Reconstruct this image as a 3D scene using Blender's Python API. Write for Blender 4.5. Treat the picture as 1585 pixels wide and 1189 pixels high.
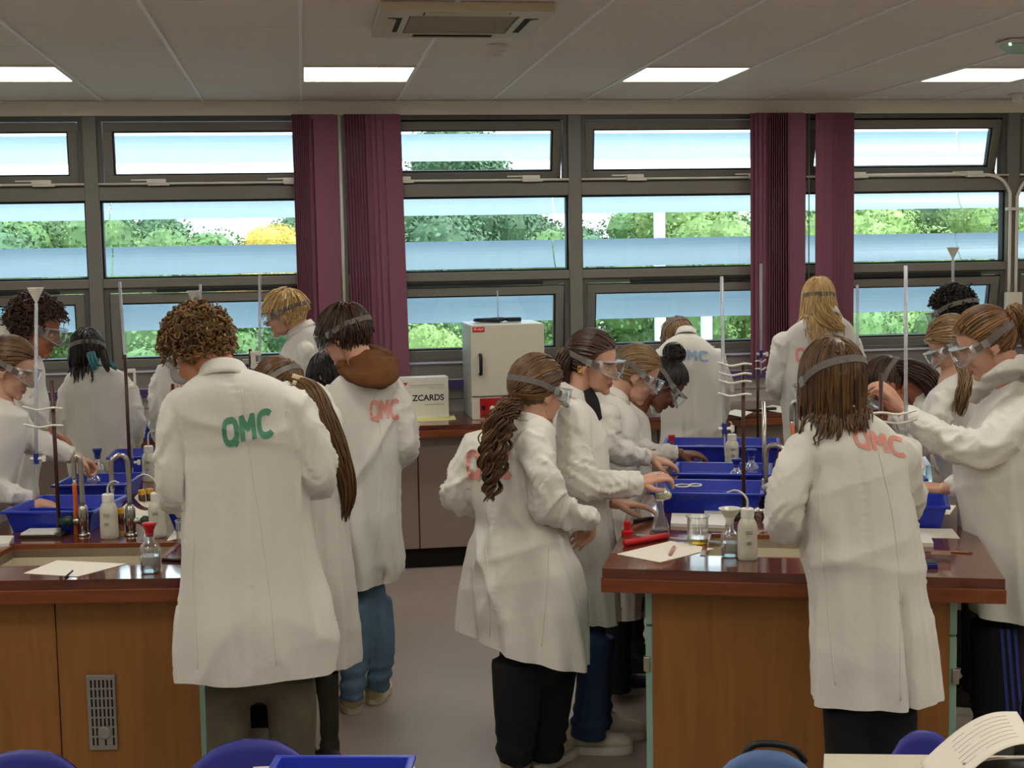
import bpy, bmesh, math, random
import numpy as np
from mathutils import Vector, Matrix
from mathutils.bvhtree import BVHTree

for o in list(bpy.data.objects):
    bpy.data.objects.remove(o, do_unlink=True)
SC = bpy.context.scene
COL = SC.collection
rng = np.random.default_rng(11)
random.seed(11)

# ------------------------------------------------------------------ camera
F_PX, CX, CY, CAM_H = 2160.0, 792.5, 594.5, 1.92
def nrm(v):
    v = np.asarray(v, float)
    return v / np.linalg.norm(v)
dY = nrm((468 - CX, CY - 397, -F_PX))
dX = np.array((15390 - CX, CY - 128, -F_PX), float)
dX = nrm(dX - dX.dot(dY) * dY)
dZ = np.cross(dX, dY)
W2C = np.stack([dX, dY, dZ], 1)
cam_d = bpy.data.cameras.new('camera')
cam_d.sensor_fit = 'HORIZONTAL'
cam_d.sensor_width = 36.0
cam_d.lens = 36.0 * F_PX / 1585.0
cam_d.clip_end = 300
cam = bpy.data.objects.new('camera', cam_d)
COL.objects.link(cam)
mw = Matrix.Identity(4)
for i in range(3):
    for j in range(3):
        mw[i][j] = float(W2C.T[i, j])
mw[2][3] = CAM_H
cam.matrix_world = mw
SC.camera = cam
_fw = W2C.T @ np.array([0, 0, -1.0])
FH = nrm([_fw[0], _fw[1], 0])            # horizontal heading of the camera
RH = np.array([FH[1], -FH[0], 0.0])      # horizontal right
UP = np.array([0, 0, 1.0])
CAMP = np.array([0, 0, CAM_H])
def ray(px, py):
    return W2C.T @ np.array([(px - CX) / F_PX, (CY - py) / F_PX, -1.0])
def atZ(px, py, z):
    r = ray(px, py)
    return r * ((z - CAM_H) / r[2]) + CAMP
def atY(px, py, y):
    r = ray(px, py)
    return r * (y / r[1]) + CAMP
def atF(px, py, s):
    r = ray(px, py)
    return r * (s / (r @ FH)) + CAMP

# ------------------------------------------------------------------ sky, sun, exposure
world = bpy.data.worlds.new('sky')
SC.world = world
world.use_nodes = True
wb = world.node_tree.nodes['Background']
wb.inputs[0].default_value = (0.86, 0.94, 1.0, 1)
wb.inputs[1].default_value = 2.3
sun_d = bpy.data.lights.new('sun', 'SUN')
sun_d.energy = 3.0
sun_d.angle = math.radians(12)
sun_d.color = (1.0, 0.95, 0.85)
sun = bpy.data.objects.new('sun', sun_d)
COL.objects.link(sun)
sun.rotation_euler = (math.radians(40), 0, math.radians(60))
SC.view_settings.view_transform = 'Standard'
SC.view_settings.look = 'None'
SC.view_settings.exposure = 0.98
SC.view_settings.gamma = 1.0
SC.view_settings.use_curve_mapping = False
PANEL_W = 6.0

# ------------------------------------------------------------------ materials
MATS = {}
def srgb(c):
    return tuple((x / 12.92 if x <= 0.04045 else ((x + 0.055) / 1.055) ** 2.4) for x in [v / 255 for v in c])
def mat(name, c, rough=0.6, metal=0.0, var=0.0, vscale=8.0, bump=0.0, bscale=60.0, stretch=(1, 1, 1), spec=0.5, trans=0.0, ior=1.45, alpha=1.0, emit=0.0, coat=0.0, island=0.0, sheen=0.0, c2=None):
    if name in MATS:
        return MATS[name]
    m = bpy.data.materials.new(name)
    m.use_nodes = True
    nt = m.node_tree
    b = nt.nodes['Principled BSDF']
    col = srgb(c)
    b.inputs['Base Color'].default_value = (*col, 1)
    b.inputs['Roughness'].default_value = rough
    b.inputs['Metallic'].default_value = metal
    b.inputs['Specular IOR Level'].default_value = spec
    b.inputs['IOR'].default_value = ior
    b.inputs['Transmission Weight'].default_value = trans
    b.inputs['Alpha'].default_value = alpha
    b.inputs['Coat Weight'].default_value = coat
    b.inputs['Sheen Weight'].default_value = sheen
    if emit:
        b.inputs['Emission Color'].default_value = (*col, 1)
        b.inputs['Emission Strength'].default_value = emit
    if var or bump or island:
        tc = nt.nodes.new('ShaderNodeTexCoord')
        mp = nt.nodes.new('ShaderNodeMapping')
        mp.inputs['Scale'].default_value = stretch
        nt.links.new(tc.outputs['Object'], mp.inputs['Vector'])
    if var or island:
        mixn = nt.nodes.new('ShaderNodeMix')
        mixn.data_type = 'RGBA'
        ca = tuple(max(0, x * (1 - max(var, island))) for x in col)
        cb = tuple(min(1, x * (1 + max(var, island))) for x in col)
        if c2 is not None:
            cb = srgb(c2)
            ca = col
        mixn.inputs[6].default_value = (*ca, 1)
        mixn.inputs[7].default_value = (*cb, 1)
        if island:
            g = nt.nodes.new('ShaderNodeNewGeometry')
            nt.links.new(g.outputs['Random Per Island'], mixn.inputs[0])
        else:
            nz = nt.nodes.new('ShaderNodeTexNoise')
            nz.inputs['Scale'].default_value = vscale
            nz.inputs['Detail'].default_value = 6
            nt.links.new(mp.outputs[0], nz.inputs['Vector'])
            rp = nt.nodes.new('ShaderNodeMapRange')
            rp.inputs[1].default_value = 0.3
            rp.inputs[2].default_value = 0.7
            nt.links.new(nz.outputs[0], rp.inputs[0])
            nt.links.new(rp.outputs[0], mixn.inputs[0])
        nt.links.new(mixn.outputs[2], b.inputs['Base Color'])
    if bump:
        n2 = nt.nodes.new('ShaderNodeTexNoise')
        n2.inputs['Scale'].default_value = bscale
        n2.inputs['Detail'].default_value = 4
        nt.links.new(mp.outputs[0], n2.inputs['Vector'])
        bp = nt.nodes.new('ShaderNodeBump')
        bp.inputs['Strength'].default_value = bump
        bp.inputs['Distance'].default_value = 0.01
        nt.links.new(n2.outputs[0], bp.inputs['Height'])
        nt.links.new(bp.outputs[0], b.inputs['Normal'])
    MATS[name] = m
    return m
def clear_mat(name, tint, refl=0.12, rough=0.03, milky=0.0, milk=(230, 232, 230), gmul=.75):
    """thin clear sheet: transparent with a fresnel gloss and some milky diffuse"""
    if name in MATS:
        return MATS[name]
    m = bpy.data.materials.new(name)
    m.use_nodes = True
    nt = m.node_tree
    nt.nodes.remove(nt.nodes['Principled BSDF'])
    out = nt.nodes['Material Output']
    tr = nt.nodes.new('ShaderNodeBsdfTransparent')
    tr.inputs[0].default_value = (*srgb(tint), 1)
    df = nt.nodes.new('ShaderNodeBsdfDiffuse')
    df.inputs[0].default_value = (*srgb(milk), 1)
    gl = nt.nodes.new('ShaderNodeBsdfGlossy')
    gl.inputs[0].default_value = (1, 1, 1, 1)
    gl.inputs['Roughness'].default_value = rough
    lw = nt.nodes.new('ShaderNodeLayerWeight')
    lw.inputs[0].default_value = 0.25
    mul = nt.nodes.new('ShaderNodeMath')
    mul.operation = 'MULTIPLY_ADD'
    mul.inputs[1].default_value = gmul
    mul.inputs[2].default_value = refl * 0.5
    mul.use_clamp = True
    nt.links.new(lw.outputs[0], mul.inputs[0])
    m1 = nt.nodes.new('ShaderNodeMixShader')
    m1.inputs[0].default_value = milky
    nt.links.new(tr.outputs[0], m1.inputs[1])
    nt.links.new(df.outputs[0], m1.inputs[2])
    m2 = nt.nodes.new('ShaderNodeMixShader')
    nt.links.new(mul.outputs[0], m2.inputs[0])
    nt.links.new(m1.outputs[0], m2.inputs[1])
    nt.links.new(gl.outputs[0], m2.inputs[2])
    nt.links.new(m2.outputs[0], out.inputs[0])
    MATS[name] = m
    return m

# ------------------------------------------------------------------ geometry helpers: every shape is (verts Nx3, faces list)
def join(*shapes):
    V, Fs, n = [], [], 0
    for v, f in shapes:
        V.append(np.asarray(v, float))
        Fs += [tuple(i + n for i in q) for q in f]
        n += len(v)
    return np.concatenate(V), Fs
def box(x0, x1, y0, y1, z0, z1):
    v = np.array([(x, y, z) for z in (z0, z1) for y in (y0, y1) for x in (x0, x1)], float)
    return v, [(0, 2, 3, 1), (4, 5, 7, 6), (0, 1, 5, 4), (2, 6, 7, 3), (0, 4, 6, 2), (1, 3, 7, 5)]
def cbox(c, d):
    return box(c[0] - d[0] / 2, c[0] + d[0] / 2, c[1] - d[1] / 2, c[1] + d[1] / 2, c[2] - d[2] / 2, c[2] + d[2] / 2)
def rotz(s, a, o=(0, 0, 0)):
    v, f = s
    c, n = math.cos(a), math.sin(a)
    w = np.array(v, float) - o
    R = np.array([[c, -n, 0], [n, c, 0], [0, 0, 1]])
    return w @ R.T + o, f
def rotx(s, a, o=(0, 0, 0)):
    v, f = s
    c, n = math.cos(a), math.sin(a)
    R = np.array([[1, 0, 0], [0, c, -n], [0, n, c]])
    return (np.array(v, float) - o) @ R.T + o, f
def roty(s, a, o=(0, 0, 0)):
    v, f = s
    c, n = math.cos(a), math.sin(a)
    R = np.array([[c, 0, n], [0, 1, 0], [-n, 0, c]])
    return (np.array(v, float) - o) @ R.T + o, f
def move(s, d):
    return np.array(s[0], float) + np.asarray(d, float), s[1]
def lathe(prof, n=20, cap=True):
    V, Fc = [], []
    for r, z in prof:
        for k in range(n):
            a = 2 * math.pi * k / n
            V.append((r * math.cos(a), r * math.sin(a), z))
    m = len(prof)
    for i in range(m - 1):
        for k in range(n):
            k2 = (k + 1) % n
            Fc.append((i * n + k, i * n + k2, (i + 1) * n + k2, (i + 1) * n + k))
    if cap:
        Fc.append(tuple(range(n - 1, -1, -1)))
        Fc.append(tuple((m - 1) * n + k for k in range(n)))
    return np.array(V, float), Fc
def frames(P):
    P = np.asarray(P, float)
    T = np.gradient(P, axis=0)
    T /= np.linalg.norm(T, axis=1)[:, None] + 1e-12
    a = np.array([0, 0, 1.0]) if abs(T[0][2]) < 0.9 else np.array([1.0, 0, 0])
    N = [nrm(np.cross(T[0], a))]
    for i in range(1, len(P)):
        v = N[-1] - T[i] * (N[-1] @ T[i])
        N.append(nrm(v))
    N = np.array(N)
    return T, N, np.cross(T, N)
def tube(P, r, n=8, cap=True):
    P = np.asarray(P, float)
    r = np.broadcast_to(np.asarray(r, float), (len(P),))
    T, N, B = frames(P)
    a = np.arange(n) * 2 * math.pi / n
    V = P[:, None, :] + r[:, None, None] * (np.cos(a)[None, :, None] * N[:, None, :] + np.sin(a)[None, :, None] * B[:, None, :])
    V = V.reshape(-1, 3)
    Fc = []
    for i in range(len(P) - 1):
        for k in range(n):
            k2 = (k + 1) % n
            Fc.append((i * n + k, i * n + k2, (i + 1) * n + k2, (i + 1) * n + k))
    if cap:
        Fc.append(tuple(range(n - 1, -1, -1)))
        Fc.append(tuple((len(P) - 1) * n + k for k in range(n)))
    return V, Fc
def ell(c, r, n=16, m=10):
    V, Fc = [], []
    for i in range(m + 1):
        t = math.pi * i / m
        for k in range(n):
            a = 2 * math.pi * k / n
            V.append((c[0] + r[0] * math.sin(t) * math.cos(a), c[1] + r[1] * math.sin(t) * math.sin(a), c[2] + r[2] * math.cos(t)))
    for i in range(m):
        for k in range(n):
            k2 = (k + 1) % n
            Fc.append((i * n + k, (i + 1) * n + k, (i + 1) * n + k2, i * n + k2))
    return np.array(V, float), Fc
def spline(P, n):
    """Catmull-Rom through the rows of P (any number of columns)"""
    P = np.asarray(P, float)
    if len(P) == 2:
        t = np.linspace(0, 1, n)[:, None]
        return P[0] * (1 - t) + P[1] * t
    Q = np.vstack([2 * P[0] - P[1], P, 2 * P[-1] - P[-2]])
    out = []
    for t in np.linspace(0, len(P) - 1, n):
        i = min(int(t), len(P) - 2)
        u = t - i
        a, b, c, d = Q[i], Q[i + 1], Q[i + 2], Q[i + 3]
        out.append(0.5 * (2 * b + (c - a) * u + (2 * a - 5 * b + 4 * c - d) * u * u + (3 * b - a - 3 * c + d) * u ** 3))
    return np.array(out)
def loft(rings, close=True):
    n = len(rings[0])
    V = np.concatenate(rings)
    Fc = []
    for i in range(len(rings) - 1):
        for k in range(n):
            k2 = (k + 1) % n
            Fc.append((i * n + k, i * n + k2, (i + 1) * n + k2, (i + 1) * n + k))
    if close:
        Fc.append(tuple(range(n - 1, -1, -1)))
        Fc.append(tuple((len(rings) - 1) * n + k for k in range(n)))
    return V, Fc
def prism(pts, y0, y1):
    """polygon in xz extruded along y"""
    n = len(pts)
    V = [(x, y0, z) for x, z in pts] + [(x, y1, z) for x, z in pts]
    Fc = [tuple(range(n - 1, -1, -1)), tuple(range(n, 2 * n))]
    for k in range(n):
        k2 = (k + 1) % n
        Fc.append((k, k2, n + k2, n + k))
    return np.array(V, float), Fc
def new_mesh(name, s, material=None, smooth=False):
    me = bpy.data.meshes.new(name)
    me.from_pydata([tuple(map(float, v)) for v in s[0]], [], [tuple(int(i) for i in f) for f in s[1]])
    if material is not None:
        for q in (material if isinstance(material, (list, tuple)) else [material]):
            me.materials.append(q)
    if smooth:
        me.polygons.foreach_set('use_smooth', [True] * len(me.polygons))
    me.update()
    return me
def fix_normals(me):
    bm = bmesh.new()
    bm.from_mesh(me)
    bmesh.ops.recalc_face_normals(bm, faces=bm.faces)
    bm.to_mesh(me)
    bm.free()
def obj(name, s, material, parent=None, smooth=False, bevel=0.0, loc=None, rz=0.0, auto=False):
    me = s if isinstance(s, bpy.types.Mesh) else new_mesh(name, s, material, smooth)
    if not isinstance(s, bpy.types.Mesh):
        fix_normals(me)
    o = bpy.data.objects.new(name, me)
    COL.objects.link(o)
    if loc is not None:
        o.location = tuple(float(x) for x in loc)
    if rz:
        o.rotation_euler = (0, 0, rz)
    if parent is not None:
        o.parent = parent
    if bevel:
        b = o.modifiers.new('bevel', 'BEVEL')
        b.width = bevel
        b.segments = 2
        b.limit_method = 'ANGLE'
        b.angle_limit = math.radians(40)
    if auto:
        me.shade_smooth() if hasattr(me, 'shade_smooth') else None
        try:
            me.set_sharp_from_angle(angle=math.radians(35))
        except Exception:
            pass
    return o
def tag(o, label=None, cat=None, group=None, kind=None):
    if label: o['label'] = label
    if cat: o['category'] = cat
    if group: o['group'] = group
    if kind: o['kind'] = kind
    return o
def empty(name, loc=(0, 0, 0), rz=0.0, label=None, cat=None, group=None, kind=None):
    o = bpy.data.objects.new(name, None)
    COL.objects.link(o)
    o.location = tuple(float(x) for x in loc)
    o.rotation_euler = (0, 0, rz)
    o.empty_display_size = 0.05
    return tag(o, label, cat, group, kind)
def copy_tree(o, parent=None):
    kids = list(o.children)
    c = o.copy()
    COL.objects.link(c)
    c.parent = parent
    for k in kids:
        copy_tree(k, c)
    return c
def text_mesh(s, size, depth=0.001, align='CENTER', bold=0.0):
    cu = bpy.data.curves.new('txt', 'FONT')
    cu.body = s
    cu.size = size
    cu.extrude = depth
    cu.offset = bold
    cu.align_x = align
    cu.align_y = 'CENTER'
    o = bpy.data.objects.new('txt', cu)
    COL.objects.link(o)
    dg = bpy.context.evaluated_depsgraph_get()
    me = bpy.data.meshes.new_from_object(o.evaluated_get(dg))
    bpy.data.objects.remove(o, do_unlink=True)
    V = np.array([v.co[:] for v in me.vertices])
    Fc = [tuple(p.vertices) for p in me.polygons]
    bpy.data.meshes.remove(me)
    return V, Fc            # lies in xy, faces +z
def upright(s):
    """xy text -> xz facing -y"""
    v = np.array(s[0])
    return np.stack([v[:, 0], -v[:, 2], v[:, 1]], 1), s[1]
def vnoise(P, seed=0):
    """vectorised smooth value noise, about -1..1"""
    P = np.asarray(P, float)
    I = np.floor(P).astype(np.int64)
    f = P - I
    f = f * f * (3 - 2 * f)
    out = 0.0
    for dx in (0, 1):
        for dy in (0, 1):
            for dz in (0, 1):
                h = (I[:, 0] + dx) * 374761393 + (I[:, 1] + dy) * 668265263 + (I[:, 2] + dz) * 2147483647 + seed * 1274126177
                h = (h ^ (h >> 13)) * 1274126177
                h = (h ^ (h >> 16)) & 0xFFFFFF
                w = (f[:, 0] if dx else 1 - f[:, 0]) * (f[:, 1] if dy else 1 - f[:, 1]) * (f[:, 2] if dz else 1 - f[:, 2])
                out = out + w * (h / 8388607.5 - 1)
    return out
def remesh(s, voxel, smooth=3, fac=0.5):
    me = new_mesh('tmp', s)
    o = bpy.data.objects.new('tmp', me)
    COL.objects.link(o)
    r = o.modifiers.new('r', 'REMESH')
    r.mode = 'VOXEL'
    r.voxel_size = voxel
    if smooth:
        q = o.modifiers.new('s', 'SMOOTH')
        q.factor = fac
        q.iterations = smooth
    dg = bpy.context.evaluated_depsgraph_get()
    ev = o.evaluated_get(dg)
    m2 = bpy.data.meshes.new_from_object(ev)
    V = np.empty(len(m2.vertices) * 3, np.float32)
    m2.vertices.foreach_get('co', V)
    N = np.empty(len(m2.vertices) * 3, np.float32)
    m2.vertices.foreach_get('normal', N)
    Fc = [tuple(p.vertices) for p in m2.polygons]
    bpy.data.objects.remove(o, do_unlink=True)
    bpy.data.meshes.remove(me)
    bpy.data.meshes.remove(m2)
    return V.reshape(-1, 3).astype(float), N.reshape(-1, 3).astype(float), Fc
# ------------------------------------------------------------------ palette
M_CEIL = mat('ceiling_tile', (226, 218, 205), 0.95, var=0.03, vscale=25, bump=0.15, bscale=220)
M_TBAR = mat('ceiling_bar', (238, 235, 228), 0.5)
M_CREAM = mat('cream_paint', (226, 220, 206), 0.7, var=0.02, vscale=3)
M_WALL = mat('white_wall_paint', (222, 219, 210), 0.6, var=0.02, vscale=4, bump=0.05, bscale=90)
M_FRAME = mat('grey_window_frame', (118, 115, 106), 0.45, var=0.02)
M_FRAMED = mat('dark_window_frame', (86, 85, 81), 0.45)
M_GASKET = mat('black_gasket', (18, 20, 24), 0.6)
M_GLASS = clear_mat('window_glass', (242, 249, 249), refl=0.03)
M_FLOOR = mat('floor_vinyl', (160, 146, 134), 0.42, var=0.06, vscale=2.2, bump=0.02, bscale=120, spec=0.45)
M_PURPLE = mat('purple_blind', (126, 76, 94), 0.75, var=0.04, vscale=30, bump=0.08, bscale=300)
M_SILL = mat('sill_board', (190, 186, 205), 0.25)
M_SILLP = mat('sill_edge_purple', (74, 56, 104), 0.4)
M_WHITEPL = mat('white_plastic', (226, 222, 208), 0.4)
M_DARK = mat('dark_void', (16, 15, 14), 0.8)
M_BENCH = mat('iroko_bench_top', (96, 48, 34), 0.09, var=0.35, vscale=5, stretch=(1, 7, 7), spec=0.6, coat=0.35)
M_BENCHE = mat('iroko_bench_edge', (122, 62, 30), 0.3, var=0.25, vscale=5, stretch=(1, 8, 8), coat=0.2)
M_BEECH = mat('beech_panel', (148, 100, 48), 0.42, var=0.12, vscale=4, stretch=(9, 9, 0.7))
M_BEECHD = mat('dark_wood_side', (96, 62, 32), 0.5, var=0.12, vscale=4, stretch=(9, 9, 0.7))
M_MINT = mat('mint_edge', (140, 178, 160), 0.4)
M_STEEL = mat('brushed_steel', (178, 174, 166), 0.3, metal=1.0, var=0.03, vscale=60)
M_GREYDOOR = mat('taupe_cupboard', (146, 127, 116), 0.55, var=0.03, vscale=5, bump=0.03, bscale=150)
M_RED = mat('signal_red', (170, 20, 28), 0.35)

CEIL = 2.885
YW = 9.0
XL, XR, YB = -5.2, 7.6, -3.2       # side walls and the wall behind the camera

# ------------------------------------------------------------------ shell
fl = tag(obj('floor', box(XL - 0.2, XR + 0.2, YB - 0.2, YW + 0.3, -0.12, 0.0), M_FLOOR), 'grey brown speckled vinyl floor of the laboratory', 'floor', kind='structure')
tag(obj('wall_left', box(XL - 0.2, XL, YB, YW, 0, 3.2), M_WALL), 'plain pale side wall', 'wall', kind='structure')
tag(obj('wall_right', box(XR, XR + 0.2, YB, YW, 0, 3.2), M_WALL), 'plain pale side wall', 'wall', kind='structure')
tag(obj('wall_rear', box(XL - 0.2, XR + 0.2, YB - 0.2, YB, 0, 3.2), M_WALL), 'plain pale rear wall', 'wall', kind='structure')

# window wall: parapet below the sill with painted blocks, cream band above
wb_ = empty('wall_back', (0, YW, 0), label='window wall of pale painted blocks under a cream band', cat='wall', kind='structure')
obj('parapet', box(XL, XR, 0.035, 0.3, 0, 1.07), M_CREAM, wb_)
bw, bh = 0.44, 0.095
blk = new_mesh('block', box(-bw / 2 + 0.003, bw / 2 - 0.003, 0.0, 0.035, 0.003, bh - 0.003), M_WALL)
for r_ in range(2):
    for k in range(24):
        x = -3.6 + k * bw + (bw / 2 if r_ % 2 else 0)
        obj('block', blk, None, wb_, loc=(x, 0, 0.885 + r_ * bh))
obj('header_band', box(XL, XR, -0.06, 0.3, 2.80, CEIL + 0.1), M_CREAM, wb_)
obj('sill_board', box(XL, XR, -0.10, 0.06, 1.085, 1.115), M_SILL, wb_, bevel=0.004)
obj('sill_nosing', box(XL, XR, -0.112, -0.10, 1.06, 1.113), M_SILLP, wb_)

# ceiling: tile grid in view, plain beyond
ce = empty('ceiling', (0, 0, CEIL), label='suspended ceiling of pale grey mineral tiles', cat='ceiling', kind='structure')
GX0, GP = 0.022, 0.597
GY0 = 7.29 - 4 * GP
tile_me = new_mesh('ceiling_tile', box(-GP / 2 + 0.003, GP / 2 - 0.003, -GP / 2 + 0.0025, GP / 2 - 0.0025, 0.0, 0.02), M_CEIL)
LIGHTS = {(-3, 4), (0, 4), (3, 4), (6, 4)}
AC_CELLS = {(0, 1), (1, 1)}
for i in range(-5, 10):
    for j in range(0, 7):
        if (i, j) in LIGHTS:
            continue
        obj('ceiling_tile', tile_me, None, ce, loc=(GX0 + (i + 0.5) * GP, GY0 + (j + 0.5) * GP, 0.003))
obj('ceiling_field', join(box(XL, XR, YB, GY0, 0.0, 0.05), box(XL, GX0 - 5 * GP, GY0, YW, 0.0, 0.05), box(GX0 + 10 * GP, XR, GY0, YW, 0, 0.05)), M_CEIL, ce)
obj('ceiling_backing', box(GX0 - 5 * GP, GX0 + 10 * GP, GY0, YW + 0.2, 0.026, 0.07), M_DARK, ce)
for i in range(-5, 11):
    x = GX0 + i * GP
    obj('grid_bar', box(x - 0.008, x + 0.008, GY0, YW, -0.004, 0.02), M_TBAR, ce)
for j in range(0, 8):
    y = GY0 + j * GP
    if y < YW:
        obj('grid_joint', box(GX0 - 5 * GP, GX0 + 10 * GP, y - 0.0025, y + 0.0025, 0.005, 0.02), M_TBAR, ce)
obj('wall_angle', box(XL, XR, YW - 0.085, YW - 0.055, -0.003, 0.0), M_TBAR, ce)

# ceiling light panels
M_LIGHT = bpy.data.materials.new('light_panel')
M_LIGHT.use_nodes = True
nb = M_LIGHT.node_tree.nodes['Principled BSDF']
nb.inputs['Base Color'].default_value = (1, 1, 1, 1)
nb.inputs['Emission Color'].default_value = (1.0, 0.95, 0.86, 1)
nb.inputs['Emission Strength'].default_value = PANEL_W
pan = new_mesh('diffuser', box(-GP / 2 + 0.016, GP / 2 - 0.016, -GP / 2 + 0.014, GP / 2 - 0.014, -0.004, 0.004), M_LIGHT)
fr = join(box(-GP / 2 + 0.006, GP / 2 - 0.006, -GP / 2 + 0.004, -GP / 2 + 0.016, -0.008, 0.014), box(-GP / 2 + 0.006, GP / 2 - 0.006, GP / 2 - 0.016, GP / 2 - 0.004, -0.008, 0.014),
          box(-GP / 2 + 0.006, -GP / 2 + 0.018, -GP / 2, GP / 2, -0.008, 0.014), box(GP / 2 - 0.018, GP / 2 - 0.006, -GP / 2, GP / 2, -0.008, 0.014))
frm = new_mesh('light_frame', fr, M_WHITEPL)
names = {(-3, 4): 'square ceiling light panel cut off at the left edge', (0, 4): 'square ceiling light panel above the blond student by the purple blind', (3, 4): 'square ceiling light panel between the smoke detector and the purple blind on the right', (6, 4): 'square ceiling light panel at the right edge below the emergency light'}
def light_panel(x, y, label, group):
    e = empty('ceiling_light', (x, y, CEIL), label=label, cat='light', group=group)
    obj('diffuser', pan, None, e)
    obj('light_frame', frm, None, e)
for (i, j), lab in names.items():
    light_panel(GX0 + (i + 0.5) * GP, GY0 + (j + 0.5) * GP, lab, 'ceiling lights over the window side')
for j, y in enumerate((GY0 - 0.06 - GP * 0.5, 2.4, -0.2)):
    for i in (-6, -3, 0, 3, 6, 9):
        light_panel(GX0 + (i + 0.5) * GP, y, 'square ceiling light panel above the benches outside the picture', 'ceiling lights outside the picture')

# ------------------------------------------------------------------ windows
MX = [-2.785 - 1.515, -2.785, -1.27, 0.245, 1.76, 3.275, 4.79, 6.305]
Z_TOP, Z_T1, Z_T2, Z_BOT = 2.80, (2.285, 2.365), (1.745, 1.80), 1.115
for k, x in enumerate(MX):
    obj('mullion', box(-0.042, 0.042, -0.05, 0.07, Z_BOT - 1.115, Z_TOP - 1.115), M_FRAME, wb_, loc=(x, 0, 1.115), bevel=0.003)
def ring_box(x0, x1, z0, z1, w, y0, y1):
    return join(box(x0, x1, y0, y1, z1 - w, z1), box(x0, x1, y0, y1, z0, z0 + w), box(x0, x0 + w, y0, y1, z0 + w, z1 - w), box(x1 - w, x1, y0, y1, z0 + w, z1 - w))
wn = 0
BAY = ['out of the picture on the left', 'at the left edge of the picture', 'behind the curly haired student', 'behind the white oven', 'above the smiling student', 'behind the tall tubes on the right', 'at the right edge of the picture']
def window(k, tilt_top, tilt_bot):
    global wn
    wn += 1
    x0, x1 = MX[k] + 0.042, MX[k + 1] - 0.042
    e = empty('window_%d' % wn, ((x0 + x1) / 2, YW, 0), label='grey framed window with tilting sashes ' + BAY[k], cat='window', kind='structure')
    h = (x1 - x0) / 2
    obj('transom', box(-h, h, -0.045, 0.06, Z_T1[0], Z_T1[1]), M_FRAME, e, bevel=0.003)
    obj('transom', box(-h, h, -0.045, 0.06, Z_T2[0], Z_T2[1]), M_FRAME, e, bevel=0.003)
    obj('bottom_rail', box(-h, h, -0.045, 0.06, Z_BOT, Z_BOT + 0.10), M_FRAME, e, bevel=0.003)
    obj('bottom_ledge', box(-h, h, -0.06, 0.0, Z_BOT + 0.10, Z_BOT + 0.112), M_SILL, e)
    # fixed middle light
    obj('bead', ring_box(-h, h, Z_T2[1], Z_T1[0], 0.012, -0.01, 0.05), M_GASKET, e)
    obj('pane', box(-h + 0.01, h - 0.01, 0.01, 0.016, Z_T2[1] + 0.01, Z_T1[0] - 0.01), M_GLASS, e)
    # outer frames of the two opening lights
    obj('light_frame', ring_box(-h, h, Z_T1[1], Z_TOP, 0.03, -0.03, 0.05), M_FRAMED, e)
    obj('light_frame', ring_box(-h, h, Z_BOT + 0.10, Z_T2[0], 0.032, -0.03, 0.05), M_FRAMED, e)
    obj('trickle_vent', box(-h * 0.55, h * 0.75, -0.045, -0.03, Z_T2[0] - 0.034, Z_T2[0] - 0.012), M_GASKET, e)
    for (z0, z1, tilt, sw) in ((Z_T1[1] + 0.02, Z_TOP - 0.035, tilt_top, 0.055), (Z_BOT + 0.125, Z_T2[0] - 0.04, tilt_bot, 0.055)):
        sx0, sx1 = -h + 0.035, h - 0.035
        s = obj('sash', rotx(ring_box(sx0, sx1, z0, z1, sw, -0.03, 0.03), tilt, (0, 0, z1)), M_FRAME, e, bevel=0.003)
        obj('gasket', rotx(ring_box(sx0 + sw, sx1 - sw, z0 + sw, z1 - sw, 0.01, -0.015, 0.025), tilt, (0, 0, z1)), M_GASKET, s)
        obj('pane', rotx(box(sx0 + sw, sx1 - sw, 0.0, 0.006, z0 + sw, z1 - sw), tilt, (0, 0, z1)), M_GLASS, s)
    # winder rod and the two white openers of the top light
    obj('winder_rod', tube([(-h, -0.06, 2.385), (h, -0.06, 2.385)], 0.007, 8), M_WHITEPL, e, smooth=True)
    for q in (-0.25, 0.33):
        op = obj('opener', box(q * h * 2 - 0.065, q * h * 2 + 0.05, -0.085, -0.045, 2.385, 2.412), M_WHITEPL, e, bevel=0.004)
        obj('opener_arm', box(q * h * 2 - 0.16, q * h * 2 - 0.05, -0.075, -0.055, 2.403, 2.411), M_WHITEPL, op)
        obj('opener_foot', box(q * h * 2 - 0.06, q * h * 2 + 0.07, -0.08, -0.045, 2.372, 2.386), M_WHITEPL, op, bevel=0.003)
    obj('latch', join(cbox((h * 0.2, -0.06, Z_BOT + 0.15), (0.05, 0.02, 0.03)), cbox((h * 0.2 + 0.03, -0.075, Z_BOT + 0.14), (0.09, 0.014, 0.014))), M_STEEL, e, bevel=0.003)
    # stays seen in the opening
    for sd in (1,):
        obj('stay', tube([(sd * (h - 0.04), 0.02, Z_TOP - 0.20), (sd * (h - 0.05), 0.10, Z_TOP - 0.33), (sd * (h - 0.05), 0.02, Z_TOP - 0.42)], 0.006, 6), M_GASKET, e)
tl = math.radians
for k, (a, b) in enumerate([(3, 3), (4, 5), (3, 4), (11, 7), (8, 9), (15, 11), (6, 6)]):
    window(k, tl(a), tl(b))

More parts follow.
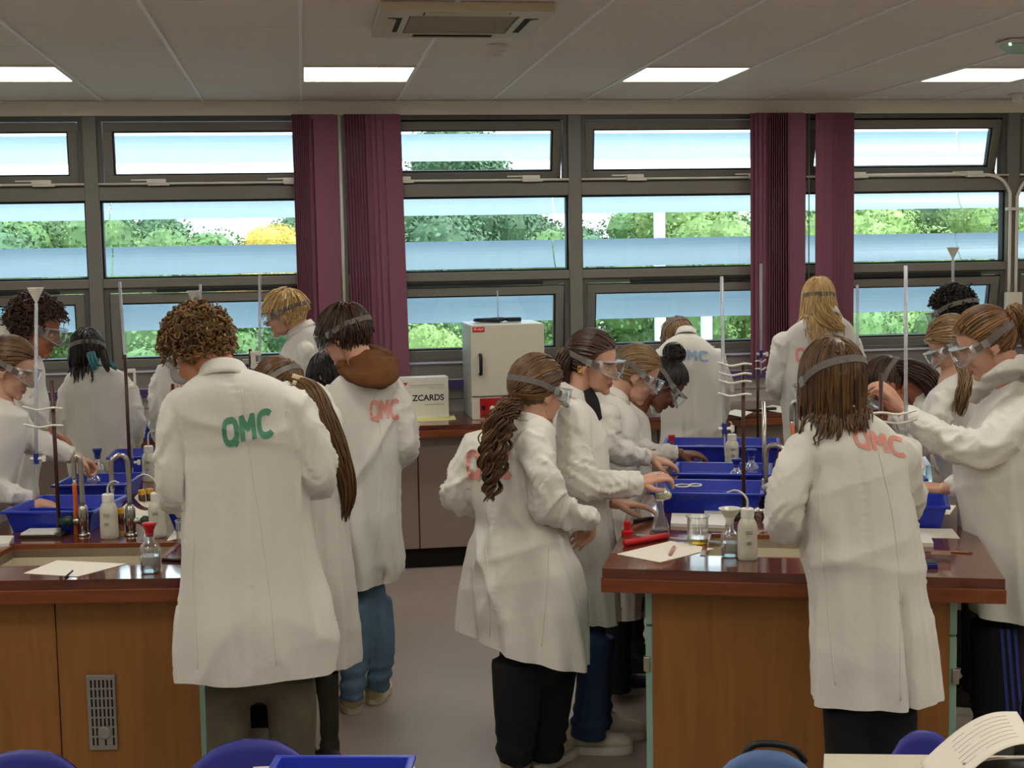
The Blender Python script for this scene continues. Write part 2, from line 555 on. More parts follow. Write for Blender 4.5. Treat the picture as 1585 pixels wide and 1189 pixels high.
# ------------------------------------------------------------------ sun louvres outside
M_BLADE = bpy.data.materials.new('louvre_blade')
M_BLADE.use_nodes = True
nt = M_BLADE.node_tree
pb = nt.nodes['Principled BSDF']
pb.inputs['Roughness'].default_value = 0.35
tcn = nt.nodes.new('ShaderNodeTexCoord')
mpn = nt.nodes.new('ShaderNodeMapping')
mpn.inputs['Scale'].default_value = (1.4, 1, 0.5)
nzn = nt.nodes.new('ShaderNodeTexNoise')
nzn.inputs['Scale'].default_value = 9
nzn.inputs['Detail'].default_value = 5
mxn = nt.nodes.new('ShaderNodeMix')
mxn.data_type = 'RGBA'
mxn.inputs[6].default_value = (*srgb((176, 194, 208)), 1)
mxn.inputs[7].default_value = (*srgb((198, 213, 224)), 1)
nt.links.new(tcn.outputs['Object'], mpn.inputs['Vector'])
nt.links.new(mpn.outputs[0], nzn.inputs['Vector'])
nt.links.new(nzn.outputs[0], mxn.inputs[0])
nt.links.new(mxn.outputs[2], pb.inputs['Base Color'])
tln = nt.nodes.new('ShaderNodeBsdfTranslucent')
tln.inputs[0].default_value = (*srgb((196, 216, 232)), 1)
msn = nt.nodes.new('ShaderNodeMixShader')
msn.inputs[0].default_value = 0.45
nt.links.new(pb.outputs[0], msn.inputs[1])
nt.links.new(tln.outputs[0], msn.inputs[2])
nt.links.new(msn.outputs[0], nt.nodes['Material Output'].inputs[0])
M_ALU = mat('louvre_bracket', (190, 204, 212), 0.4, metal=0.3)
YL = 9.75
def blade_shape(x0, x1):
    # curved aerofoil strip leaning outwards at the top
    t = np.linspace(-1, 1, 9)
    prof = [(-0.05 + 0.09 * (q + 1) / 2 + 0.025 * (1 - q * q), 0.097 * q) for q in t]
    top = [(x0, y, z) for y, z in prof] + [(x0, y + 0.014 * math.sqrt(max(0, 1 - q * q)) + 0.003, z) for (y, z), q in zip(prof[::-1], t[::-1])]
    n = len(top)
    ra = np.array(top)
    rb = ra.copy()
    rb[:, 0] = x1
    return loft([ra, rb])
blade_z = [3.026, 2.654, 2.282, 1.909, 1.537, 1.164]
for k in range(len(MX) - 1):
    e = empty('sun_louvre', ((MX[k] + MX[k + 1]) / 2, YL, 0), label='pale blue sun louvre blades outside the window ' + BAY[k], cat='louvre', group='sun louvres outside the windows')
    h = 1.515 / 2
    bl = new_mesh('blade', blade_shape(-h + 0.005, h - 0.005), M_BLADE, smooth=False)
    fix_normals(bl)
    for z in blade_z:
        obj('blade', bl, None, e, loc=(0, 0, z))
    if k in (2, 4, 6):
        obj('louvre_post', box(h - 0.03, h + 0.03, 0.06, 0.12, -3.0, 3.3), M_ALU, e)

# ------------------------------------------------------------------ outdoors: trees, posts, ground
M_BOUNCE = mat('pale_bounce_ground', (186, 182, 170), 0.9, var=0.06, vscale=1)  # invented pale colour: out-of-view ground that reflects daylight up to the ceiling
tag(obj('ground_outside', box(-60, 70, 9.4, 90, -3.3, -3.2), M_BOUNCE), 'unseen ground below the windows, made pale to bounce daylight indoors', 'ground', kind='structure')
leafm = [mat('leaf_green', (80, 112, 62), 0.6, island=0.45), mat('leaf_light', (112, 138, 76), 0.6, island=0.35), mat('leaf_dark', (60, 92, 62), 0.6, island=0.4), mat('leaf_yellow', (186, 164, 70), 0.6, island=0.3)]
for m_ in leafm:
    m_.node_tree.nodes['Principled BSDF'].inputs['Subsurface Weight'].default_value = 0.0
M_BARK = mat('bark', (78, 64, 50), 0.9, var=0.2, vscale=6)
def crown(seed, rx, ry, rz, n):
    g = np.random.default_rng(seed)
    blobs = np.clip(g.normal(size=(26, 3)) * .55, -.75, .75) * [rx, ry, rz]
    br = g.uniform(0.5, 0.8, 26) * min(rx, rz)
    w = g.integers(0, 26, n)
    d = g.normal(size=(n, 3))
    d /= np.linalg.norm(d, axis=1)[:, None]
    c = blobs[w] + d * (br[w] * g.uniform(0.75, 1.05, n))[:, None]
    a = g.normal(size=(n, 3))
    a /= np.linalg.norm(a, axis=1)[:, None]
    b = np.cross(a, d)
    b /= np.linalg.norm(b, axis=1)[:, None] + 1e-9
    s = g.uniform(0.022, 0.055, n)[:, None]
    V = np.stack([c - a * s, c + b * s * 0.6, c + a * s, c - b * s * 0.6], 1).reshape(-1, 3)
    Fc = [(4 * i, 4 * i + 1, 4 * i + 2, 4 * i + 3) for i in range(n)]
    core = [ell(blobs[k], (br[k] * .78,) * 3, 8, 6) for k in range(26)]
    return join((V, Fc), *core)
crowns = {}
for mi in range(4):
    for sd in range(2):
        crowns[mi, sd] = new_mesh('foliage', crown(mi * 7 + sd, .95, .95, 2.1, 24000), leafm[mi])
trunk = new_mesh('trunk', tube([(0, 0, 0), (0.03, 0, 1.1), (0, 0.03, 2.2), (0.06, 0, 3.6)], [0.13, 0.10, 0.08, 0.04], 9), M_BARK, smooth=True)
tree_spec = [  # px, distance, top z, kind, label
    (-70, 19.5, 2.45, 2, 'near dark green tree at the left edge beyond the window'),
    (285, 19.5, 2.45, 0, 'near green tree above the curly haired student'),
    (640, 19.5, 2.55, 2, 'near dark green tree right of the left purple blind'),
    (992, 19.5, 2.42, 0, 'near green tree left of the pale posts'),
    (1345, 19.5, 2.55, 1, 'near yellow green tree behind the tall tube on the right'),
    (1700, 19.5, 2.6, 1, 'near yellow green tree past the right edge'),
    (100, 23.8, 2.75, 0, 'middle row green tree right of the first tall funnel'),
    (400, 23.8, 2.65, 2, 'middle row dull green tree behind the yellow one'),
    (705, 23.8, 4.1, 2, 'tall dark tree reaching the top window left of the oven'),
    (1085, 23.8, 2.95, 1, 'middle row light green tree right of the pale post'),
    (1375, 23.8, 2.85, 1, 'middle row yellow green tree in the right window bay'),
    (1665, 23.8, 3.7, 0, 'tall green tree reaching the top window at the right edge'),
    (-10, 28.2, 2.9, 0, 'far green tree at the left edge'),
    (245, 28.2, 2.95, 0, 'far green tree in the left window bay'),
    (500, 28.2, 2.9, 2, 'far dark tree behind the left purple blind'),
    (800, 28.2, 2.95, 0, 'far green tree above the oven'),
    (1050, 28.2, 2.75, 2, 'far dark tree behind the pale post'),
    (1300, 28.2, 3.0, 0, 'far green tree between the right purple blinds'),
    (1550, 28.2, 3.0, 1, 'far yellow green tree in the right window bay'),
    (-40, 33.0, 3.1, 2, 'distant dark tree behind the far row at the left edge'),
    (175, 33.0, 3.05, 2, 'distant dark tree behind the far row right of the first mullion'),
    (390, 33.0, 3.1, 0, 'distant green tree behind the yellow one'),
    (610, 33.0, 3.2, 2, 'distant dark tree behind the far row by the left purple blind'),
    (840, 33.0, 3.05, 2, 'distant dark tree behind the central mullion'),
    (1065, 33.0, 3.0, 0, 'distant green tree behind the pale posts'),
    (1200, 33.0, 3.1, 2, 'distant dark tree behind the wide right purple blind'),
    (1430, 33.0, 3.1, 0, 'distant green tree in the middle of the right window bay'),
    (1660, 33.0, 3.1, 2, 'distant dark tree past the right edge'),
    (418, 16.4, 2.36, 3, 'small yellow autumn tree beside the left purple blind'),
    (170, 16.0, 1.2, 0, 'low green bush below the first mullion outside'),
    (690, 16.0, 1.25, 1, 'low light bush outside left of the oven'),
    (930, 16.0, 1.25, 0, 'low green bush outside behind the smiling student'),
    (1400, 16.0, 1.3, 0, 'low green bush outside behind the tall tubes on the right'),
    (1190, 16.0, 1.2, 0, 'low green bush outside left of the long blonde hair'),
    (-60, 16.0, 1.1, 0, 'low green bush outside at the left edge'),
]
for i, (px, s, top, kd, lab) in enumerate(tree_spec):
    p = atF(px, 400, s)
    t = empty('tree' if top > 2 else 'bush', (p[0], p[1], -3.2), rz=i * 1.7, label=lab, cat='tree' if top > 2 else 'bush', group='trees outside' if top > 2 else 'bushes outside')
    sc_ = 1.0
    f_ = obj('foliage', crowns[kd, i % 2], None, t, loc=(0, 0, top + 3.2 - 2.15))
    if s > 30:
        f_.scale = (1.4, 1.4, 1.0)
    if top < 2:
        f_.scale = (.55, .55, .6)
        f_.location.z = top + 3.2 - 1.35
    if kd == 3:
        f_.scale = (.40, .40, .27)
        f_.location.z = top + 3.2 - .62
    obj('trunk', trunk, None, t)
for px, s, w, lab in ((1021, 13.0, 0.10, 'pale blue post outside left of the bowed students'), (1093, 13.0, 0.10, 'pale blue post outside above the bowed student at the counter')):
    p = atF(px, 400, s)
    po = empty('outdoor_post', (p[0], p[1], -3.2), label=lab, cat='post', group='posts outside')
    top = 5.7 if px < 1050 else 5.02 - 0.12
    obj('shaft', box(-w / 2, w / 2, -0.03, 0.03, 0, top), M_ALU, po, bevel=0.01)
    obj('flange', box(-w * 0.8, w * 0.8, -0.06, 0.06, 0, 0.06), M_ALU, po)

# ------------------------------------------------------------------ vertical blinds
YBL = 8.90
def blind(x0, x1, spec, label, ztop=2.80, zbot=1.06, lean=0.0):
    """spec: list of (x fraction of the middle, width, yaw deg) for every slat"""
    e = empty('vertical_blind', ((x0 + x1) / 2, YBL, ztop), label=label, cat='blind', group='purple vertical blinds')
    w = x1 - x0
    obj('head_rail', box(-w / 2 + .02, w / 2 - .02, -0.01, 0.01, -0.03, 0.0), M_PURPLE, e)
    for (fx, sw, yaw) in spec:
        xc = -w / 2 + fx * w
        n = 10
        sh = []
        for k in range(n + 1):
            t = k / n
            z = -0.002 - t * (ztop - zbot - 0.012)
            a = math.radians(yaw + 5 * math.sin(t * 2.2 + fx * 7))
            dx, dy = math.cos(a) * sw / 2, math.sin(a) * sw / 2
            ox = xc + lean * t
            nx, ny = -math.sin(a) * 0.0012, math.cos(a) * 0.0012
            sh.append(np.array([(ox - dx - nx, -dy - ny, z), (ox + dx - nx, dy - ny, z), (ox + dx + nx, dy + ny, z), (ox - dx + nx, -dy + ny, z)]))
        obj('slat', loft(sh), M_PURPLE, e)
    obj('bottom_chain', tube([(-w / 2, 0.0, -(ztop - zbot) + 0.02), (w / 2 + lean, 0.0, -(ztop - zbot) + 0.02)], 0.003, 5), M_WHITEPL, e)
def xw(px, y=400):
    return atY(px, y, YBL)[0]
stack = lambda a, b, n, w, yaw: [(a + (b - a) * k / (n - 1), w, yaw) for k in range(n)]
xA0, xA1, xA2, xA3 = xw(459), xw(529), xw(534), xw(626)
blind(xA0, xA1, stack(0.06, 0.42, 9, 0.085, 62) + [(0.72, 0.15, 8)], 'purple vertical blind behind the blond student, left of the pale pull cord')
blind(xA2, xA3, stack(0.10, 0.46, 8, 0.085, 55) + [(0.50, 0.085, 20), (0.60, 0.085, 24), (0.68, 0.08, 24), (0.85, 0.11, 6)], 'purple vertical blind above the brown hooded student, right of the pale pull cord', lean=0.02)
xB0, xB1, xB2, xB3 = xw(1164), xw(1247), xw(1262), xw(1316)
blind(xB0, xB1, [(0.06, 0.09, 25), (0.15, 0.09, 20), (0.24, 0.10, 15), (0.31, 0.09, 18)] + stack(0.36, 0.70, 9, 0.085, 60) + [(0.84, 0.12, 4)], 'wide purple vertical blind left of the long blonde hair')
blind(xB2, xB3, [(0.12, 0.07, 12)] + stack(0.30, 0.92, 11, 0.085, -40), 'narrow dark purple vertical blind right of the long blonde hair')
for px, lab in ((531, 'pale pull cord tube hanging between the two left purple blinds'), (1252, 'thin pull cord hanging between the two right purple blinds')):
    x = atY(px, 400, 8.935)[0]
    c = empty('blind_cord', (x, 8.935, 1.25), label=lab, cat='cord', group='blind pull cords')
    r_ = 0.012 if px < 600 else 0.004
    obj('cord_tube', tube([(0, 0, 0), (0.0, 0, 0.8), (0.0, 0.0, 1.552)], r_, 8), M_WHITEPL if px < 600 else M_FRAME, c, smooth=True)
    obj('weight', lathe([(r_, -0.05), (r_ * 1.6, -0.04), (r_ * 1.6, -0.01), (r_, 0.0)], 10), M_WHITEPL, c, smooth=True)

# cable conduit that runs along the right window and turns down
cd = empty('cable_conduit', (4.79, 8.935, 2.37), label='pair of cream cable conduits bending down the right mullion into a box', cat='conduit')
obj('conduit_tube', tube(spline([(-1.2, 0, 0.02), (-0.35, 0, 0.02), (-0.13, 0, 0.0), (-0.045, 0, -0.08), (-0.03, 0, -0.20), (-0.03, 0, -0.78)], 30), 0.011, 8), M_WHITEPL, cd, smooth=True)
obj('conduit_tube', tube(spline([(0.6, 0, 0.02), (0.2, 0, 0.02), (0.08, 0, -0.03), (0.025, 0, -0.12), (0.02, 0, -0.20), (0.02, 0, -0.78)], 30), 0.011, 8), M_WHITEPL, cd, smooth=True)
obj('clip', box(-0.06, 0.05, -0.02, 0.012, -0.225, -0.205), M_WHITEPL, cd)
obj('junction_box', box(-0.06, 0.055, -0.03, 0.012, -1.02, -0.78), M_WHITEPL, cd, bevel=0.006)

# ------------------------------------------------------------------ things on the ceiling
M_ACW = mat('aircon_casing', (196, 186, 160), 0.5)
M_ACG = mat('aircon_grille', (150, 138, 108), 0.7, bump=0.3, bscale=400)
ax, ay = 0.665, 5.79
ac = empty('air_conditioner', (ax, ay, CEIL), label='cream ceiling cassette air conditioner with four vents at the top edge', cat='air conditioner')
obj('casing', join(ring_box(-0.34, 0.34, -0.34, 0.34, 0.12, -0.035, 0.0)), M_ACW, ac)
ac.children[0].data.transform(Matrix.Rotation(math.radians(-90), 4, 'X'))
for v_ in ac.children[0].data.vertices:
    v_.co.z = -abs(v_.co.z)
obj('return_grille', box(-0.215, 0.215, -0.215, 0.215, -0.03, 0.0), M_ACG, ac, bevel=0.006)
for a in range(4):
    th = a * math.pi / 2
    vv = obj('vent_slot', rotz(box(-0.17, 0.17, 0.245, 0.30, -0.037, -0.034), th), M_DARK, ac)
    obj('vent_flap', rotz(rotx(box(-0.165, 0.165, 0.268, 0.302, -0.040, -0.036), 0.2, (0, 0.285, -0.038)), th), M_ACW, vv)
sd = empty('smoke_detector', (0.93, 6.58, CEIL), label='small round white smoke detector under the air conditioner', cat='smoke detector', group='ceiling detectors')
obj('base_plate', lathe([(0.052, 0.0), (0.052, -0.012), (0.047, -0.022)], 24), M_WHITEPL, sd, smooth=False)
obj('chamber', lathe([(0.042, -0.02), (0.042, -0.034), (0.026, -0.036), (0.024, -0.055), (0.012, -0.062)], 24), M_CREAM, sd)
sd2 = empty('heat_detector', (4.62, 8.60, CEIL), label='small square detector beside the loose tile near the right edge', cat='detector', group='ceiling detectors')
obj('base_plate', box(-0.05, 0.05, -0.05, 0.05, -0.012, 0.0), M_WHITEPL, sd2, bevel=0.004)
obj('sensor', lathe([(0.032, -0.01), (0.032, -0.05), (0.02, -0.06)], 18), M_CREAM, sd2)
M_GREENL = mat('exit_light_lens', (168, 206, 184), 0.2, alpha=1.0)
el = empty('emergency_light', (3.50, 6.35, CEIL), rz=math.radians(0), label='pale green emergency light fitting at the top right edge', cat='emergency light')
obj('gear_tray', box(-0.17, 0.17, -0.075, 0.075, -0.02, 0.0), M_WHITEPL, el, bevel=0.004)
obj('lens', loft([np.array([(-0.16, -0.065, -0.02), (0.16, -0.065, -0.02), (0.16, 0.065, -0.02), (-0.16, 0.065, -0.02)]), np.array([(-0.13, -0.03, -0.06), (0.13, -0.03, -0.06), (0.13, 0.03, -0.06), (-0.13, 0.03, -0.06)])]), M_GREENL, el, bevel=0.006)
obj('indicator', lathe([(0.007, -0.03), (0.007, -0.02)], 8), mat('green_led', (190, 255, 210), 0.3, emit=2.0), el, loc=(-0.155, -0.05, 0))

# ------------------------------------------------------------------ back counter and cupboards
cyF = 8.27
cw = empty('counter_top', (0, cyF, 0.9), label='long brown wooden counter top along the window wall', cat='counter')
obj('top_slab', box(XL + 0.01, XR - 0.01, 0.0, YW - cyF - 0.001, -0.03, 0.0), M_BENCH, cw, bevel=0.004)
obj('front_edge', box(XL + 0.01, XR - 0.01, -0.005, 0.05, -0.075, -0.03), M_BENCHE, cw, bevel=0.004)
cwid = 1.0
for k in range(-4, 6):
    x0 = 0.655 + k * cwid
    cu = empty('base_cupboard', (x0 + cwid / 2 - 0.5, cyF + 0.12, 0.0), label='taupe two door base cupboard under the window counter, %s' % {-4: 'far left end', -3: 'hidden behind the front left student', -2: 'behind the left edge student', -1: 'behind the black haired student', 0: 'left of the gap between the students', 1: 'below the white oven', 2: 'behind the bowed students', 3: 'below the blue lettered student', 4: 'below the long blonde hair', 5: 'at the right edge'}[k], cat='cupboard', group='base cupboards under the windows')
    c0 = 0.0
    obj('carcass', box(0.002, cwid - 0.002, 0.02, 0.58, 0.125, 0.823), M_GREYDOOR, cu)
    obj('plinth', box(0.0, cwid, 0.06, 0.55, 0.0, 0.125), M_DARK, cu)
    for q in (0, 1):
        d0 = c0 + q * cwid / 2 + 0.004
        d1 = c0 + (q + 1) * cwid / 2 - 0.004
        dr = obj('door', box(d0, d1, 0.0, 0.02, 0.13, 0.82), M_GREYDOOR, cu, bevel=0.002)
        hx = d1 - 0.05 if q == 0 else d0 + 0.05
        obj('handle', tube([(hx, 0.0, 0.64), (hx, -0.022, 0.645), (hx, -0.025, 0.70), (hx, -0.022, 0.765), (hx, 0.0, 0.77)], 0.006, 6), M_GREYDOOR, dr, smooth=True)
        if q == 1:
            lb = obj('door_label', box(hx + 0.05, hx + 0.095, -0.002, 0.0, 0.672, 0.692), M_WHITEPL, dr)
# ------------------------------------------------------------------ laboratory benches
M_SINK = mat('cream_sink', (206, 198, 172), 0.3, var=0.03, vscale=6)
M_VENT = mat('grey_vent', (150, 148, 142), 0.4, metal=0.4)
BW, BL = 1.24, 2.75
def bench(name_lab, origin, ang, flip, sink, label, BW=1.24, BL=2.75):
    """origin: front corner, x along the front (flip=-1: the frame's right end is the origin), y away from the viewer"""
    e = empty('lab_bench', (origin[0], origin[1], 0), rz=math.radians(ang), label=label, cat='bench', group='laboratory benches')
    x0, x1 = (0, BW) if flip > 0 else (-BW, 0)
    su0, su1, sv0, sv1 = sink
    top = join(box(x0, su0, 0, BL, .868, .9), box(su1, x1, 0, BL, .868, .9), box(su0, su1, 0, sv0, .868, .9), box(su0, su1, sv1, BL, .868, .9))
    obj('bench_top', top, M_BENCH, e)
    ed = join(box(x0 - .004, x1 + .004, -.004, .045, .822, .8675), box(x0 - .004, x0 + .045, .045, BL, .822, .8675), box(x1 - .045, x1 + .004, .045, BL, .822, .8675), box(x0, x1, BL - .045, BL, .822, .8675))
    obj('bench_edge', ed, M_BENCHE, e, bevel=.003)
    lip = .018
    obj('sink_rim', join(box(su0, su0 + lip, sv0, sv1, .855, .902), box(su1 - lip, su1, sv0, sv1, .855, .902), box(su0, su1, sv0, sv0 + lip, .855, .899), box(su0, su1, sv1 - lip, sv1, .855, .902)), M_BENCHE, e)
    a0, a1, b0, b1 = su0 + lip, su1 - lip, sv0 + lip, sv1 - lip
    obj('sink_basin', join(box(a0 - .012, a0, b0, b1, .66, .886), box(a1, a1 + .012, b0, b1, .66, .886), box(a0, a1, b0 - .012, b0, .66, .886), box(a0, a1, b1, b1 + .012, .66, .886), box(a0, a1, b0, b1, .65, .67)), M_SINK, e)
    p0, p1 = (x0 + .15, x1 - .15)
    yj = -.615 if flip < 0 else p0 + .62
    for q0, q1 in ((p0, yj - .002), (yj + .002, p1)):
        obj('end_panel', box(q0, q1, .10, .118, .0, .822), M_BEECH, e, bevel=.001)
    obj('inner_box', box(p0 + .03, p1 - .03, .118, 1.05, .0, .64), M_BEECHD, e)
    for xx, sg in ((p0, -1), (p1, 1)):
        for z0, z1 in ((.0, .685), (.69, .822)):
            dd = obj('side_door', box(min(xx, xx + sg * .022), max(xx, xx + sg * .022), .10, .55, z0 + .004, z1), M_MINT, e, bevel=.002)
            if z0 == 0:
                for hz in (.12, .56):
                    obj('hinge', cbox((xx + sg * .018, .106, hz), (.022, .03, .05)), M_STEEL, dd, bevel=.003)
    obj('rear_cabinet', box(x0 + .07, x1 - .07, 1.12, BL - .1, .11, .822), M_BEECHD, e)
    obj('plinth', box(x0 + .12, x1 - .12, 1.16, BL - .15, 0, .11), M_DARK, e)
    return e
OR, AR = np.array([.925, 4.34]), -19.7
OL, AL = np.array([-.25, 4.484]), -9.0
benchR = bench('R', OR, AR, 1, (.30, .92, .22, .60), 'wooden lab bench on the right with a beech end panel')
benchL = bench('L', OL, AL, -1, (-.93, -.30, .20, .57), 'wooden lab bench on the left with a grey vent in its end panel', 1.12, 2.3)
VX, VZ = .215, .168
# louvred vent with a round worn patch in the left end panel
vt = obj('vent_plate', box(-.735 + VX, -.64 + VX, .088, .10, .135 + VZ, .39 + VZ), M_VENT, benchL, bevel=.003)
for r_ in range(7):
    for c_ in range(6):
        if 1.5 < r_ < 3.5 and 2 < c_ < 5:
            pass
        x = -.722 + VX + c_ * .0135
        z = .152 + VZ + r_ * .0325
        if (r_ in (0, 1) and c_ in (2, 3, 4) and not (r_ == 0 and c_ == 3)):
            continue
        obj('slot', box(x, x + .006, .0868, .0885, z, z + .026), M_DARK, vt)
obj('latch_disc', rotx(lathe([(.022, 0), (.022, .006), (.018, .008)], 20), math.pi / 2), M_VENT, vt, loc=(-.680 + VX, .088, .195 + VZ))

# ------------------------------------------------------------------ glass and small lab things
M_GL = clear_mat('lab_glass', (250, 252, 252), gmul=.55, refl=0.14, rough=0.02, milky=0.03)
M_GLT = clear_mat('burette_glass', (226, 232, 238), refl=0.08, gmul=.5, rough=0.15, milky=0.42, milk=(232, 234, 242))
M_PE = clear_mat('milky_polythene', (240, 240, 228), refl=0.1, rough=0.25, milky=0.72, milk=(226, 224, 206))
M_WATER = clear_mat('water_in_glass', (196, 206, 206), refl=0.15, rough=0.02, milky=0.05)
M_YLIQ = clear_mat('yellow_liquid', (220, 190, 60), refl=0.15, rough=0.02, milky=0.25, milk=(214, 180, 40))
M_PALE = clear_mat('pale_yellow_liquid', (236, 232, 176), refl=0.1, rough=0.05, milky=0.6, milk=(224, 222, 170))
M_BLUE = mat('blue_tray', (30, 54, 176), 0.3, spec=0.5)
M_BLUECAP = mat('blue_cap', (30, 44, 130), 0.4)
M_REDCAP = mat('red_cap', (186, 22, 26), 0.4)
M_WCAP = mat('white_cap', (228, 226, 216), 0.4)
M_ROD = mat('brown_rod', (74, 46, 38), 0.35, metal=0.3)
M_IRON = mat('dark_iron', (44, 40, 38), 0.5)
M_PAPER = mat('paper', (232, 226, 212), 0.8, var=0.015, vscale=3)
M_ORANGE = mat('orange_tube', (222, 110, 44), 0.5)
M_CHROME = mat('satin_chrome', (186, 182, 174), 0.22, metal=1.0)
M_TEALK = mat('dark_green_knob', (24, 56, 44), 0.35)
M_INK = mat('faded_ink', (120, 116, 112), 0.8)
M_BLACKP = mat('black_plastic', (20, 20, 22), 0.4)
M_YCAP = mat('amber_cap', (206, 158, 34), 0.4)
M_BROWNGL = mat('amber_glass', (78, 44, 20), 0.15, coat=.4)
ZB = .9
def sZ(px, py):
    return float((atZ(px, py, ZB) - CAMP) @ FH)
def shell(prof, t, n=22):
    """open vessel: outer profile then back down inside"""
    outer = list(prof)
    inner = [(max(.001, r - t), z + (t if i == 0 else 0)) for i, (r, z) in enumerate(prof)][::-1]
    return lathe(outer + inner, n, cap=True)
def bottle(px, py, label, stop=M_REDCAP, h=.15, r=.033, z=ZB, group='reagent bottles', fill=.35, stopper='flat'):
    p = atZ(px, py, z)
    e = empty('reagent_bottle', (p[0], p[1], z), label=label, cat='bottle', group=group)
    hb = h * .60
    obj('glass_body', shell([(r * .92, 0), (r, .006), (r, hb * .78), (r * .86, hb * .93), (r * .42, hb * 1.1), (r * .40, hb * 1.28), (r * .46, hb * 1.33)], .003), M_GL, e, smooth=True)
    obj('liquid', lathe([(r * .88, .004), (r * .9, .01), (r * .9, hb * fill * 1.6)], 20), M_WATER, e, smooth=False)
    obj('stopper', lathe([(r * .34, hb * 1.2), (r * .40, hb * 1.30), (r * .42, hb * 1.42), (r * .62, hb * 1.58), (r * .66, hb * 1.66), (r * .2, hb * 1.67)], 18), stop, e, smooth=True)
    obj('label_print', rotz(loft([np.array([(r * 1.01 * math.cos(a), r * 1.01 * math.sin(a), hb * .3), (r * 1.01 * math.cos(a), r * 1.01 * math.sin(a), hb * .72), (r * 1.02 * math.cos(a), r * 1.02 * math.sin(a), hb * .72), (r * 1.02 * math.cos(a), r * 1.02 * math.sin(a), hb * .3)]) for a in np.linspace(-2.3, -1.1, 8)]), 0), clear_mat('faint_label', (226, 226, 224), refl=0.05, milky=.35, milk=(214, 212, 206)), e)
    return e
def wash(px, py, label, h=.162, r=.033, z=ZB, nozzle='up', nd=(1, 0), nh=.07):
    p = atZ(px, py, z)
    e = empty('wash_bottle', (p[0], p[1], z), label=label, cat='bottle', group='wash bottles')
    hb = h * .86
    obj('squeeze_body', lathe([(r * .92, 0), (r, .006), (r * 1.02, hb * .25), (r * .98, hb * .5), (r, hb * .70), (r * .95, hb * .80), (r * .80, hb * .90), (r * .60, hb * .97), (r * .55, hb)], 22), M_PE, e, smooth=True)
    obj('screw_cap', lathe([(r * .66, hb * .98), (r * .66, h), (r * .58, h + .003)], 18), M_WCAP, e, smooth=False)
    d = np.array([nd[0] * RH[0] + nd[1] * FH[0], nd[0] * RH[1] + nd[1] * FH[1], 0])
    if nozzle == 'up':
        pts = [(0, 0, h), (0, 0, h + nh * .6), d * .006 + (0, 0, h + nh * .9), d * .02 + np.array((0, 0, h + nh)), d * .03 + np.array((0, 0, h + nh * 1.0))]
    else:
        pts = [(0, 0, h), (0, 0, h + nh * .5), d * .02 + np.array((0, 0, h + nh * .85)), d * .05 + np.array((0, 0, h + nh)), d * .085 + np.array((0, 0, h + nh * .85))]
    sp = spline([np.asarray(q, float) for q in pts], 18)
    obj('spout', tube(sp, np.linspace(.0042, .0028, 18), 8), M_PE, e, smooth=True)
    fd = -FH
    ln = []
    for zz, w in ((hb * .62, .022), (hb * .38, .016)):
        for s_ in range(3):
            ln.append(move(rotz(box(-w / 2, w / 2, -r * 1.05, -r * 1.02, zz + s_ * .004, zz + s_ * .004 + .0015), math.atan2(-fd[0], fd[1]) + math.pi), (0, 0, 0)))
    obj('print', join(*ln), M_INK, e)
    return e
def beaker(px, py, label, h=.075, r=.033, liquid=None, lf=.3, z=ZB):
    p = atZ(px, py, z)
    e = empty('beaker', (p[0], p[1], z), label=label, cat='beaker', group='beakers')
    obj('glass_wall', shell([(r * .9, 0), (r, .006), (r, h * .94), (r * 1.1, h)], .0025, 26), M_GL, e, smooth=True)
    obj('rim', tube([(r * 1.08 * math.cos(a), r * 1.08 * math.sin(a), h) for a in np.linspace(0, 6.2832, 28)], .002, 6, cap=False), M_GL, e, smooth=True)
    if liquid is not None:
        obj('liquid', lathe([(r * .88, .003), (r * .94, .008), (r * .94, h * lf)], 24), liquid, e)
    return e
def flask(pos, label, h=.11, r=.036, liquid=None, lf=.25, tilt=0.0, tdir=0.0, group='conical flasks'):
    e = empty('conical_flask', pos, label=label, cat='flask', group=group)
    e.rotation_euler = (0, tilt, tdir)
    obj('glass_wall', shell([(r * .92, 0), (r, .006), (r * .96, .014), (r * .40, h * .68), (r * .38, h * .95), (r * .47, h)], .002, 24), M_GL, e, smooth=True)
    obj('rim', tube([(r * .46 * math.cos(a), r * .46 * math.sin(a), h) for a in np.linspace(0, 6.2832, 24)], .002, 6, cap=False), M_GL, e, smooth=True)
    if liquid is not None:
        obj('liquid', lathe([(r * .90, .002), (r * .95, .008), (r * .92, .016), (r * (.92 - .55 * lf), h * lf + .01)], 24), liquid, e)
    return e
